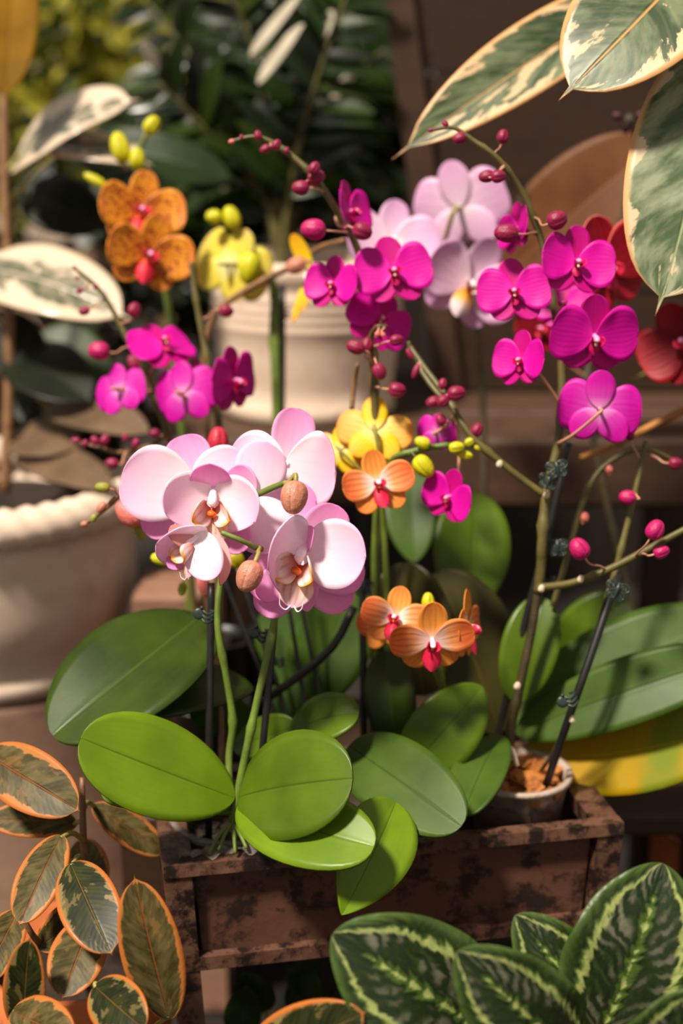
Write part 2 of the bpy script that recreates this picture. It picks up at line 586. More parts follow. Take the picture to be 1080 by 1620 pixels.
varieg_mat('leaf_glare', C(84, 92, 70), C(150, 140, 118), C(226, 206, 182), C(224, 200, 170), C(226, 206, 182), thr=.45, amp=1.0, rough=.22, spec=.8, patch=1.0)  # whitish glare of sunlit glossy leaves, put into the colour as cream patches
varieg_mat('varieg_rose', C(60, 56, 26), C(98, 88, 52), C(178, 116, 58), C(188, 108, 48), C(140, 74, 42), thr=.78, amp=.34, rough=.45, patch=.2, spec=.2, rimw=(.82, .96))
varieg_mat('varieg_dark', C(24, 32, 10), C(44, 50, 18), C(130, 112, 66), C(186, 106, 44), C(110, 84, 40), thr=.80, amp=.8, rough=.35, patch=.5, spec=.3, rimw=(.8, .94))
calathea_mat('calathea_leaf', C(28, 42, 18), C(66, 88, 34), C(150, 160, 92), C(128, 122, 108))


def wood_mat(name, c1, c2, dirt, axis=(3, 60, 60), rough=.6, sc=1.0, wear=(.52, .68), bump=.35, wsc=26):
    t = NT(name)
    mp = t.n('ShaderNodeMapping')
    t.put(mp.inputs[0], t.n('ShaderNodeTexCoord').outputs['Object'])
    mp.inputs['Scale'].default_value = axis
    f = t.noise(sc, 5, mp.outputs[0], .6)
    k = t.ramp(f, [(.3, c1), (.7, c2)])
    d = t.noise(wsc, 6, rough=.7)
    k = t.mix(t.smooth(d, *wear), k, dirt)
    nm = t.bump(t.math('ADD', f, d), bump, .002)
    M[name] = t.surf(k, t.math('MULTIPLY_ADD', d, .3, rough - .15), .4, 0, nm)


wood_mat('planter_brown', C(84, 54, 41), C(96, 64, 49), C(34, 22, 17), axis=(20, 20, 30), rough=.45, wear=(.47, .62), wsc=38)
wood_mat('planter_frame', C(78, 50, 38), C(104, 74, 58), C(28, 18, 14), axis=(60, 60, 60), rough=.4, wear=(.44, .6), wsc=55)
wood_mat('crate_wood', C(50, 32, 19), C(61, 40, 24), C(40, 25, 15), axis=(3, 50, 50), wear=(.4, .8))
wood_mat('shelf_wood', C(64, 44, 31), C(82, 58, 42), C(46, 31, 22), axis=(3, 40, 40), wear=(.45, .8))
wood_mat('wall_wood', C(24, 16, 10), C(34, 24, 15), C(16, 11, 7), axis=(40, 40, 3))
wood_mat('pot_cream', C(212, 186, 164), C(226, 204, 184), C(192, 160, 136), axis=(6, 6, 26), rough=.75, wear=(.5, .8), bump=.15)
wood_mat('pot_clay', C(112, 86, 70), C(126, 98, 80), C(90, 66, 52), axis=(6, 6, 26), rough=.75, wear=(.5, .8), bump=.15)
wood_mat('terracotta', C(168, 88, 44), C(190, 104, 56), C(120, 60, 34), axis=(8, 8, 20), rough=.75, wear=(.55, .8), bump=.15)
wood_mat('soil', C(30, 22, 16), C(48, 34, 24), C(18, 12, 8), axis=(60, 60, 60), rough=.9, bump=.9)
wood_mat('paving', C(28, 22, 17), C(38, 31, 25), C(20, 16, 13), axis=(6, 6, 6), rough=.85)
wood_mat('bark_chip', C(150, 88, 34), C(186, 118, 52), C(96, 50, 22), axis=(90, 90, 90), rough=.8, bump=.6)
wood_mat('block_clay', C(126, 90, 72), C(140, 104, 84), C(100, 70, 55), axis=(20, 20, 20), rough=.8)


def clear_mat(name, tint, opac, rough=.12):
    t = NT(name)
    p = t.n('ShaderNodeBsdfPrincipled')
    p.inputs['Base Color'].default_value = tint
    p.inputs['Roughness'].default_value = rough
    p.inputs['Specular IOR Level'].default_value = .6
    t.put(p.inputs['Normal'], t.bump(t.noise(45, 3), .9, .006))
    tr = t.n('ShaderNodeBsdfTransparent')
    x = t.n('ShaderNodeMixShader')
    f = t.math('MULTIPLY_ADD', t.noise(60, 3), .3, opac - .15, clamp=True)
    t.put(x.inputs[0], f)
    t.put(x.inputs[1], tr.outputs[0])
    t.put(x.inputs[2], p.outputs[0])
    t.put(t.out.inputs[0], x.outputs[0])
    M[name] = t.m


clear_mat('clear_film', C(150, 142, 136), .40, .08)
clear_mat('cloudy_plastic', C(186, 166, 150), .82, .3)

# ------------------------------------------------------------------ the setting
v, f = box_data((0, 2.0, -.03), 9, 9, .06)
o = put('floor', v, f, 'paving', smooth=False)
o['kind'] = 'structure'
wall = bpy.data.objects.new('wall_back', None)
wall.location = (0, 0, 0)
wall['kind'] = 'structure'
link(wall)
for i in range(14):                              # upright boards of the dark back wall
    box('wall_plank', (-.02 + i * .125, 2.75 + .006 * (i % 3), .75), .121, .03, 1.5, 'wall_wood', wall, bev=.003)

# ------------------------------------------------------------------ wooden shelf behind the planter
SZ = .609
shelf = thing('wooden_shelf', 'thick brown wooden shelf board behind the orchids carrying the pale ribbed pot', 'shelf', (.12, 1.56, SZ))
box('shelf_board', (.14, 1.535, SZ - .038), .66, .13, .076, 'shelf_wood', shelf, bev=.005)
box('shelf_board', (.14, 1.672, SZ - .038), .66, .13, .076, 'shelf_wood', shelf, bev=.005)
box('shelf_board', (.14, 1.809, SZ - .038), .66, .13, .076, 'shelf_wood', shelf, bev=.005)
for sx in (-.15, .43):
    for sy in (1.53, 1.82):
        box('leg', (sx, sy, (SZ - .076) / 2), .05, .05, SZ - .076, 'crate_wood', shelf)

# ------------------------------------------------------------------ wooden trough, upper right
tr = thing('wooden_trough', 'large dark brown wooden trough with sloping boards at upper right', 'trough', (.33, 1.80, SZ))
H, x0b, x1b, x0t, x1t = .50, .13, .62, .055, .72
for i in range(4):
    z0, z1 = SZ + .004 + i * H / 4, SZ + (i + 1) * H / 4 - .003
    g0, g1 = (z0 - SZ) / H, (z1 - SZ) / H
    vs_ = []
    for yy in (0, .022):
        for (z, g) in ((z0, g0), (z1, g1)):
            yb = 1.72 - .035 * g + yy
            vs_ += [(x0b + (x0t - x0b) * g, yb, z), (x1b + (x1t - x1b) * g, yb, z)]
    fs = [(0, 1, 3, 2), (4, 6, 7, 5), (0, 4, 5, 1), (2, 3, 7, 6), (0, 2, 6, 4), (1, 5, 7, 3)]
    put('board', vs_, fs, 'crate_wood', tr, smooth=False)
    vs_ = []
    for xx in (0, .022):
        for (z, g) in ((z0, g0), (z1, g1)):
            xb = x0b + (x0t - x0b) * g + xx
            vs_ += [(xb, 1.742 - .035 * g, z), (xb, 1.99 + .035 * g, z)]
    put('side_board', vs_, [(0, 2, 3, 1), (4, 5, 7, 6), (0, 1, 5, 4), (2, 6, 7, 3), (0, 4, 6, 2), (1, 3, 7, 5)], 'crate_wood', tr, smooth=False)
vs_ = []
for g, z in ((0, SZ), (1, SZ + H)):
    xb = x0b + (x0t - x0b) * g
    yb = 1.72 - .035 * g
    vs_ += [(xb - .014, yb - .012, z), (xb + .018, yb - .012, z), (xb + .018, yb + .02, z), (xb - .014, yb + .02, z)]
put('corner_post', vs_, [(0, 3, 2, 1), (4, 5, 6, 7), (0, 1, 5, 4), (1, 2, 6, 5), (2, 3, 7, 6), (3, 0, 4, 7)], 'shelf_wood', tr, smooth=False)

# ------------------------------------------------------------------ planter stand
PL = P(258, 1372, 1.02)
PR = P(987, 1302, 1.083)
PR.z = PL.z
PZ = PL.z
ex = (PR - PL).normalized()
ey = Vector((-ex.y, ex.x, 0))
PLEN, PDEP = (PR - PL).length, .155
PROT = Matrix((ex, ey, Vector((0, 0, 1)))).transposed()
PC = PL + ex * PLEN / 2 + ey * PDEP / 2


def pp(a, b, z):      # a along the front, b into the depth, z up from the rim
    return PL + ex * a + ey * b + Vector((0, 0, z))


planter = thing('planter_stand', 'weathered brown rectangular planter on legs holding the front orchids', 'planter', (PC.x, PC.y, 0))


def prism(name, quads, mat, parent):
    """two matching 4-corner rings (bottom, top)"""
    vs_ = quads[0] + quads[1]
    return put(name, vs_, [(0, 3, 2, 1), (4, 5, 6, 7), (0, 1, 5, 4), (1, 2, 6, 5), (2, 3, 7, 6), (3, 0, 4, 7)], mat, parent, smooth=False)


PW = .020
BH = .078                                       # box height
TP = .010                                       # how far the legs lean in over the box height
for a0, sa in ((0, 1), (PLEN, -1)):
    for b0, sb in ((0, 1), (PDEP, -1)):
        def ring(z, k, w):
            aa, bb = a0 + sa * TP * k, b0 + sb * TP * k * .3
            q = [pp(aa, bb, z), pp(aa + sa * w, bb, z), pp(aa + sa * w, bb + sb * w, z), pp(aa, bb + sb * w, z)]
            return q if sa * sb > 0 else q[::-1]
        prism('leg', (ring(-PZ, 2.6, PW * .8), ring(-.0085, .02, PW)), 'planter_frame', planter)
# rim rails, proud of the legs
rt = .012
prism('top_rail', ([pp(.0, -.0015, -.009), pp(PLEN, -.0015, -.009), pp(PLEN, rt, -.009), pp(.0, rt, -.009)], [pp(.0, .0, 0), pp(PLEN, .0, 0), pp(PLEN, rt, 0), pp(.0, rt, 0)]), 'planter_frame', planter)
prism('top_rail', ([pp(-.003, PDEP - rt, -.014), pp(PLEN + .003, PDEP - rt, -.014), pp(PLEN + .003, PDEP + .003, -.014), pp(-.003, PDEP + .003, -.014)], [pp(-.002, PDEP - rt, 0), pp(PLEN + .002, PDEP - rt, 0), pp(PLEN + .002, PDEP + .002, 0), pp(-.002, PDEP + .002, 0)]), 'planter_frame', planter)
for a in (0, PLEN - .022):
    prism('end_rail', ([pp(a, rt, -.014), pp(a + .022, rt, -.014), pp(a + .022, PDEP - rt, -.014), pp(a, PDEP - rt, -.014)], [pp(a, rt, -.001), pp(a + .022, rt, -.001), pp(a + .022, PDEP - rt, -.001), pp(a, PDEP - rt, -.001)]), 'planter_frame', planter)
for b, s in ((.009, 1), (PDEP - .015, -1)):
    prism('panel', ([pp(.027, b, -BH), pp(PLEN - .027, b, -BH), pp(PLEN - .027, b + .005, -BH), pp(.027, b + .005, -BH)], [pp(.023, b, -.0125), pp(PLEN - .023, b, -.0125), pp(PLEN - .023, b + .005, -.0125), pp(.023, b + .005, -.0125)]), 'planter_brown', planter)
    bb = b - .008 if s > 0 else b
    prism('bottom_rail', ([pp(.012, bb, -BH - .011), pp(PLEN - .012, bb, -BH - .011), pp(PLEN - .012, bb + .010, -BH - .011), pp(.012, bb + .010, -BH - .011)], [pp(.012, bb, -BH), pp(PLEN - .012, bb, -BH), pp(PLEN - .012, bb + .010, -BH), pp(.012, bb + .010, -BH)]), 'planter_frame', planter)
for a in (.006, PLEN - .012):
    prism('end_panel', ([pp(a, .018, -BH), pp(a + .006, .018, -BH), pp(a + .006, PDEP - .018, -BH), pp(a, PDEP - .018, -BH)], [pp(a, .018, -.014), pp(a + .006, .018, -.014), pp(a + .006, PDEP - .018, -.014), pp(a, PDEP - .018, -.014)]), 'planter_brown', planter)
prism('bottom_board', ([pp(.012, .012, -BH - .006), pp(PLEN - .012, .012, -BH - .006), pp(PLEN - .012, PDEP - .012, -BH - .006), pp(.012, PDEP - .012, -BH - .006)], [pp(.012, .012, -BH), pp(PLEN - .012, .012, -BH), pp(PLEN - .012, PDEP - .012, -BH), pp(.012, PDEP - .012, -BH)]), 'planter_brown', planter)

# crumpled clear film lining the planter
vs_, fs = [], []
NA, NB = 44, 8
for i in range(NA + 1):
    for j in range(NB + 1):
        a = .012 + .105 * i / NA
        s = j / NB
        cr = .0016 * math.sin(i * 1.1 + j * 1.3) + .0014 * math.sin(i * .47 - j * 1.1)
        b = .003 + .036 * s + cr * .6
        z = .0042 - .03 * s ** 2.6 + cr
        vs_.append(pp(a, max(b, .001), z))
for i in range(NA):
    for j in range(NB):
        k = i * (NB + 1) + j
        fs.append((k, k + NB + 1, k + NB + 2, k + 1))
tag(put('plastic_liner', vs_, fs, 'clear_film', origin=pp(.1, .02, -.05)), 'crumpled clear plastic film tucked inside the front left corner of the brown planter', 'plastic film')


def soil_disc(name, c, r, mat, parent=None, n=26, rings=5, amp=.006, seed=0):
    rnd = random.Random(seed)
    vs_ = [Vector(c) + Vector((0, 0, amp))]
    fs = []
    for i in range(1, rings + 1):
        for k in range(n):
            a = 2 * math.pi * k / n
            rr = r * i / rings
            vs_.append(Vector(c) + Vector((rr * math.cos(a), rr * math.sin(a), amp * rnd.uniform(-1, 1) * (i < rings))))
    for k in range(n):
        fs.append((0, 1 + k, 1 + (k + 1) % n))
    for i in range(rings - 1):
        for k in range(n):
            k2 = (k + 1) % n
            fs.append((1 + i * n + k, 1 + (i + 1) * n + k, 1 + (i + 1) * n + k2, 1 + i * n + k2))
    return put(name, vs_, fs, mat, parent)


def pot(name, label, loc, prof, mat, cat='plant pot', n=56, rmod=None):
    v, f = lathe_data(prof, n, rmod)
    root = thing(name, label, cat, loc)
    put('body', [p + Vector(loc) for p in v], f, mat, root)
    return root


def nursery_pot(c, label, r=.042, h=.07, mat='cloudy_plastic'):
    prof = [(0, 0), (r * .76, 0), (r * .98, h), (r * 1.06, h), (r * 1.06, h + .004), (r * .95, h + .004), (r * .93, h - .01), (r * .75, .004), (0, .004)]
    root = pot('plastic_pot', label, c, prof, mat, 'plant pot', 40)
    return root


def bark(c, r, label, n=90, seed=1):
    """loose bark chips, one heap"""
    rnd = random.Random(seed)
    vs_, fs = [], []
    for i in range(n):
        a, q = rnd.uniform(0, 6.28), r * math.sqrt(rnd.random())
        p = Vector(c) + Vector((q * math.cos(a), q * math.sin(a), rnd.uniform(-.006, .004)))
        s = rnd.uniform(.004, .011)
        rot = Matrix.Rotation(rnd.uniform(0, 6.28), 3, 'Z') @ Matrix.Rotation(rnd.uniform(-.7, .7), 3, 'X')
        b, g = box_data(p, s * 1.6, s, s * .6, rot, .8)
        k = len(vs_)
        vs_ += b
        fs += [tuple(x + k for x in t) for t in g]
    o = put('bark_chips', vs_, fs, 'bark_chip' if seed == 1 else 'soil', None, smooth=False, origin=c)
    return tag(o, label, 'bark chips', None, 'stuff')


# small translucent pot at the right of the planter
cR = P(818, 1245, 1.14)
cR.z = PZ - .055
nursery_pot((cR.x, cR.y, cR.z), 'cloudy white plastic pot of bark at the right end of the planter', .041, .066)
bark((cR.x, cR.y, cR.z + .062), .037, 'orange brown bark chips filling the cloudy plastic pot')
cL = pp(.062, .075, 0)
cL.z = PZ - .072
nursery_pot((cL.x, cL.y, cL.z), 'clear plastic pot under the large pale pink orchid at the planter left', .050, .068, 'clear_film')
bark((cL.x, cL.y, cL.z + .050), .042, 'dark bark chips in the clear pot under the pink orchid', seed=2)
cM = pp(.165, .080, 0)
cM.z = PZ - .072
nursery_pot((cM.x, cM.y, cM.z), 'plastic pot hidden by leaves at the middle of the planter', .043, .066)

# low bench and dark pots of the orchids standing behind the planter
BZ = .345
bench = thing('low_bench', 'low dark wooden bench right behind the brown planter', 'bench', (.07, 1.28, 0))
for i in range(4):
    box('slat', (.075, 1.165 + i * .068, BZ - .01), .56, .062, .02, 'crate_wood', bench, bev=.003)
for sx in (-.18, .33):
    for sy in (1.16, 1.37):
        box('leg', (sx, sy, (BZ - .02) / 2), .035, .035, BZ - .02, 'crate_wood', bench)
for i, (q, rr, lb) in enumerate((((300, 1010, 1.40), .038, 'amber freckled orchid'), ((436, 1010, 1.40), .038, 'pale yellow orchid'), ((345, 1010, 1.335), .030, 'ribbon petalled orchid'), ((330, 1110, 1.27), .036, 'left magenta orchid'), ((760, 1030, 1.36), .045, 'lilac orchid'), ((1010, 1000, 1.34), .042, 'red orchid'))):
    c = P(*q)
    nursery_pot((c.x, c.y, BZ + .0005), 'black plastic pot of the ' + lb + ' behind the planter', rr, c.z - BZ - .002, 'stake_black')
    bark((c.x, c.y, c.z - .010), rr * .8, 'dark potting bark around the base of the ' + lb, 40, 20 + i)

# ------------------------------------------------------------------ pale pots behind
# rope-rimmed pot at the left
RP = P(-35, 786, 1.50)
RR = (228 + 35) / FPX * 1.50 * .98
zb = .372
rope_pot = thing('rope_rim_pot', 'large cream clay pot with twisted rope rim at the left', 'plant pot', (RP.x, RP.y, zb))
ht = RP.z - zb
prof = [(0, 0), (RR * .80, 0), (RR * .86, .006), (RR * .86, .020), (RR * .82, .028), (RR * .89, .05), (RR * .95, ht * .5), (RR * .965, ht * .85), (RR * .97, ht * .98), (RR * .90, ht * .98), (RR * .86, ht * .6), (0, ht * .6)]
v, f = lathe_data(prof, 64)
put('body', [p + Vector((RP.x, RP.y, zb)) for p in v], f, 'pot_cream', rope_pot)
vs_, fs = [], []
NT_, NS_ = 220, 14
rr_ = .020
for i in range(NT_):
    th = 2 * math.pi * i / NT_
    for k in range(NS_):
        ph = 2 * math.pi * k / NS_
        r = rr_ * (1 + .10 * math.cos(2 * ph + th * 46))
        q = RR * .955 + r * math.cos(ph)
        vs_.append(Vector((RP.x + q * math.cos(th), RP.y + q * math.sin(th), RP.z + .008 + r * math.sin(ph))))
for i in range(NT_):
    for k in range(NS_):
        i2, k2 = (i + 1) % NT_, (k + 1) % NS_
        fs.append((i * NS_ + k, i2 * NS_ + k, i2 * NS_ + k2, i * NS_ + k2))
put('rope_rim', vs_, fs, 'pot_cream', rope_pot)
tag(soil_disc('potting_soil', (RP.x, RP.y, RP.z - .02), RR * .88, 'soil', seed=4), 'dark potting soil inside the rope rimmed pot', 'soil', None, 'stuff')
# upturned pot it stands on
v, f = lathe_data([(0, 0), (RR * 1.02, 0), (RR * 1.02, .03), (RR * .98, .035), (RR * .86, zb - .01), (RR * .84, zb), (0, zb)], 56)
tag(put('upturned_pot', [p + Vector((RP.x, RP.y, 0)) for p in v], f, 'pot_clay', origin=(RP.x, RP.y, 0)), 'upturned brownish clay pot under the rope rimmed pot', 'plant pot')

# ribbed pale pot on the shelf
CP = P(487, 680, 1.66)
CR_ = 152 / FPX * 1.60
hc = .178
bz = SZ + .0005
cpot = thing('ribbed_pot', 'pale beige cylindrical clay pot with ribbed collar on the shelf', 'plant pot', (CP.x, CP.y, bz))
prof = [(0, 0), (CR_ * .88, 0), (CR_ * .93, .004), (CR_ * .93, .018), (CR_ * .90, .022)]
prof += [(CR_ * (.90 + .08 * q), .022 + (hc * .55 - .022) * q) for q in (.25, .5, .75, 1)]
for i in range(4):
    z = hc * (.56 + .06 * i)
    prof += [(CR_ * 1.0, z + .003), (CR_ * 1.01, z + .007), (CR_ * .985, z + .011)]
prof += [(CR_ * 1.0, hc * .86), (CR_ * 1.04, hc * .9), (CR_ * 1.05, hc * .99), (CR_ * 1.0, hc), (CR_ * .93, hc * .99), (CR_ * .9, hc * .8), (0, hc * .8)]
v, f = lathe_data(prof, 72)
put('body', [p + Vector((CP.x, CP.y, bz)) for p in v], f, 'pot_cream', cpot)
tag(soil_disc('potting_soil', (CP.x, CP.y, bz + hc * .88), CR_ * .9, 'soil', seed=5), 'dark potting soil inside the ribbed pale pot', 'soil', None, 'stuff')

# clay block behind the big left leaf
bk = P(285, 985, 1.46)
o = box('clay_block', (bk.x, bk.y, (bk.z + .045) / 2), .085, .085, bk.z + .045, 'block_clay', bev=.006)
tag(o, 'pinkish brown clay block between the rope rimmed pot and the stakes', 'block')

# terracotta pots
def terra(x, y, d, rpx, label, h=.2, under=0.0):
    c = P(x, y, d)
    r = rpx / FPX * d
    z = max(c.z - h, 0)
    prof = [(0, 0), (r * .72, 0), (r * .92, (c.z - z) * .78), (r * .93, (c.z - z) * .79), (r * 1.0, (c.z - z) * .80), (r * 1.02, c.z - z), (r * .92, c.z - z), (r * .88, (c.z - z) * .7), (0, (c.z - z) * .7)]
    root = pot('terracotta_pot', label, (c.x, c.y, z), prof, 'terracotta', 'plant pot', 48)
    tag(soil_disc('potting_soil', (c.x, c.y, c.z - .03), r * .9, 'soil', seed=int(x)), 'dark soil in the ' + label, 'soil', None, 'stuff')
    return root, c


TR, TRc = terra(1175, 1300, 1.36, 140, 'orange terracotta pot at the right edge behind the planter', .6)
TL, TLc = terra(120, 1500, 1.12, 150, 'orange terracotta pot at lower left under the pink edged leaves', .6)
TC, TCc = terra(830, 1800, .93, 140, 'terracotta pot below the striped leaf plant at lower right', .5)

# ------------------------------------------------------------------ flowers, buds, clips
CAMR = Matrix((RIGHT, UP, -FWD)).transposed()
KINDS = {   # petal, sepal, lip, column, callus, back-view?
    'magenta': ('magenta_petal', 'magenta_sepal', 'magenta_lip', 'column_pink', 'callus_pale'),
    'magenta_rear': ('magenta_back', 'magenta_back', 'magenta_lip', 'column_pink', 'callus_pale'),
    'lilac': ('lilac_petal', 'lilac_petal', 'lilac_lip', 'column_white', 'callus'),
    'amber': ('amber_petal', 'amber_petal', 'red_lip', 'column_pink', 'callus'),
    'yellow': ('yellow_side', 'yellow_petal', 'red_lip', 'column_white', 'callus'),
    'pale_yellow': ('paleyellow_petal', 'paleyellow_petal', 'red_lip', 'column_white', 'callus'),
    'orange': ('orange_petal', 'orange_sepal', 'crimson_lip', 'column_white', 'callus'),
    'red': ('red_petal', 'red_petal', 'crimson_lip', 'column_pink', 'callus'),
    'maroon': ('maroon_petal', 'maroon_petal', 'crimson_lip', 'column_pink', 'callus'),
    'pink': ('pink_petal', 'pink_sepal', 'lip_white', 'column_white', 'callus'),
}
TEMPL = {}


def template(kind, var):
    key = (kind, var)
    if key in TEMPL:
        return TEMPL[key]
    pm, sm, lm, cm, km = KINDS[kind]
    rnd = random.Random(var * 7 + len(kind))
    j = lambda a: rnd.uniform(-a, a)
    fw = {0: .02, 1: .12, 2: -.06, 3: .22}[var]          # how far the petals sweep forward
    res = []
    wide = {'orange': .44, 'amber': .52, 'lilac': .60, 'yellow': .48, 'red': .56}.get(kind, .63)
    sw = {'orange': .35, 'lilac': .34, 'amber': .34, 'yellow': .34}.get(kind, .36)

    def bl(name, B, T, w, n, mat, th=.012, nu=14, nv=8, **kw):
        v, f, u = blade_data(Vector(B), Vector(T), w, Vector(n), nu=nu, nv=nv, **kw)
        res.append((name, mesh(name, v, f, mat, u), th))
    for s in (1, -1):
        a = R(9 + j(9))
        bl('petal', (.02 * s, 0, .015), (.5 * s * math.cos(a), .5 * math.sin(a), fw + j(.02)), wide, (-.12 * s, 0, 1), pm,
           ab=(.62, .40), arch=-.02 - fw * .25, cup=.10 + j(.05), ruf=.022, rfreq=1.6, phase=rnd.random() * 6, base=.15, nu=16, nv=10)
    bl('sepal', (0, .02, -.012), (j(.03), .47 + j(.03), -.02 + fw * .5), sw, (0, 0, 1), sm, ab=(.55, .5), cup=.14, arch=-.02, base=.2)
    for s in (1, -1):
        bl('sepal', (.02 * s, -.02, -.014), (.29 * s + j(.03), -.34 + j(.03), -.03 + fw * .3), sw, (0, 0, 1), sm, ab=(.55, .5), cup=.12, base=.2)
    # lip: mid lobe and two upright side lobes
    lk = 1.3 if kind in ('orange', 'lilac', 'amber') else .72
    bl('lip', (0, -.03, .03), (0, -.27 * lk, .10 * lk), .17 * lk, (0, .35, 1), lm, ab=(.75, .5), fold=-.45, arch=.12, base=.3, nu=10, nv=6)
    for s in (1, -1):
        bl('side_lobe', (.025 * s, -.05, .04), (.085 * s, -.02, .17), .12, (-s, .2, .2), lm, ab=(.6, .45), cup=.35, base=.3, nu=8, nv=6)
    v, f, u = tube_data([(0, -.045, .07), (0, -.065, .10), (0, -.085, .11)], [.012, .022, .012], 6, 8)
    res.append(('callus', mesh('callus', v, f, km, u), 0))
    v, f, u = tube_data([(0, .015, -.03), (0, .01, .05), (0, 0, .11), (0, -.02, .145), (0, -.03, .15)], [.02, .026, .034, .03, .006], 12, 10)
    TEMPL[key] = (res, mesh('flower', v, f, cm, u))
    return TEMPL[key]


def flower(root, x, y, d, span, yaw=0, pitch=0, roll=0, kind='magenta', var=0, att=None, pmat='pedicel_rose', pr=2.6):
    parts, cme = template(kind, var)
    loc = P(x, y, d)
    s = span * d / FPX
    rot = CAMR @ Matrix.Rotation(R(yaw), 3, 'Y') @ Matrix.Rotation(R(-pitch), 3, 'X') @ Matrix.Rotation(R(roll), 3, 'Z')
    fo = bpy.data.objects.new('flower', cme)
    fo.location = loc - org(root)
    fo.rotation_euler = rot.to_euler()
    fo.scale = (s, s, s)
    link(fo, root)
    for name, me, th in parts:
        c = bpy.data.objects.new(name, me)
        link(c, fo)
        if th:
            solid(c, th)
    if att:
        inv = rot.transposed()
        a = inv @ (P(*att) - loc) / s
        k = pr * d / FPX / s
        v, f_, u = tube_data([(0, 0, -.02), (0, 0, -.22), a * .6 + Vector((0, -.02, -.16)), a], [k * 1.1, k, k, k * 1.2], 14, 7)
        c = bpy.data.objects.new('pedicel', mesh('pedicel', v, f_, pmat, u))
        link(c, fo)
    return fo


BUDME = {}


def bud_mesh(mat):
    if mat not in BUDME:
        vs_, fs, uvs = [], [], []
        nr, ns = 14, 30
        for i in range(nr + 1):
            t = i / nr
            z = (1 - math.cos(math.pi * t)) / 2
            r = .5 * math.sin(math.pi * t) ** .85 * (1.08 - .22 * z)
            for k in range(ns + 1):
                a = 2 * math.pi * k / ns
                seam = 1 - .17 * math.exp(-((((a * 3 / (2 * math.pi)) % 1) - .5) / .06) ** 2) * math.sin(math.pi * t)
                vs_.append(Vector((r * seam * math.cos(a), r * seam * math.sin(a), z)))
                uvs.append((t, k / ns))
        for i in range(nr):
            for k in range(ns):
                w_ = ns + 1
                fs.append((i * w_ + k, i * w_ + k + 1, (i + 1) * w_ + k + 1, (i + 1) * w_ + k))
        BUDME[mat] = mesh('bud', vs_, fs, mat, uvs)
    return BUDME[mat]


def bud(root, x, y, d, ln, wd, ang, mat, att=None, pmat='pedicel_rose', tow=0., pr=1.8):
    """centre pixel, length and width in pixels, direction of its tip in the picture (deg, 90 = up)"""
    m = d / FPX
    dr = (RIGHT * math.cos(R(ang)) + UP * math.sin(R(ang)) - FWD * tow).normalized()
    c = P(x, y, d) - dr * ln * m / 2
    q = dr.to_track_quat('Z', 'Y')
    lc = q.inverted() @ -FWD                     # turn one seam towards the viewer's side
    q = q @ Quaternion((0, 0, 1), math.atan2(lc.y, lc.x) - R(60) + .35)
    o = bpy.data.objects.new('bud', bud_mesh(mat))
    o.location = c - org(root)
    o.rotation_mode = 'QUATERNION'
    o.rotation_quaternion = q
    o.scale = (wd * m, wd * m, ln * m)
    link(o, root)
    if att:
        a = P(*att)
        pts = [c + dr * ln * m * .06, c - dr * ln * m * .22 + (a - c) * .12, c.lerp(a, .65), a]
        p_ = tube('pedicel', pts, [pr * m, pr * .9 * m, pr * m, pr * 1.2 * m], pmat, root, 10, 7)
    return o


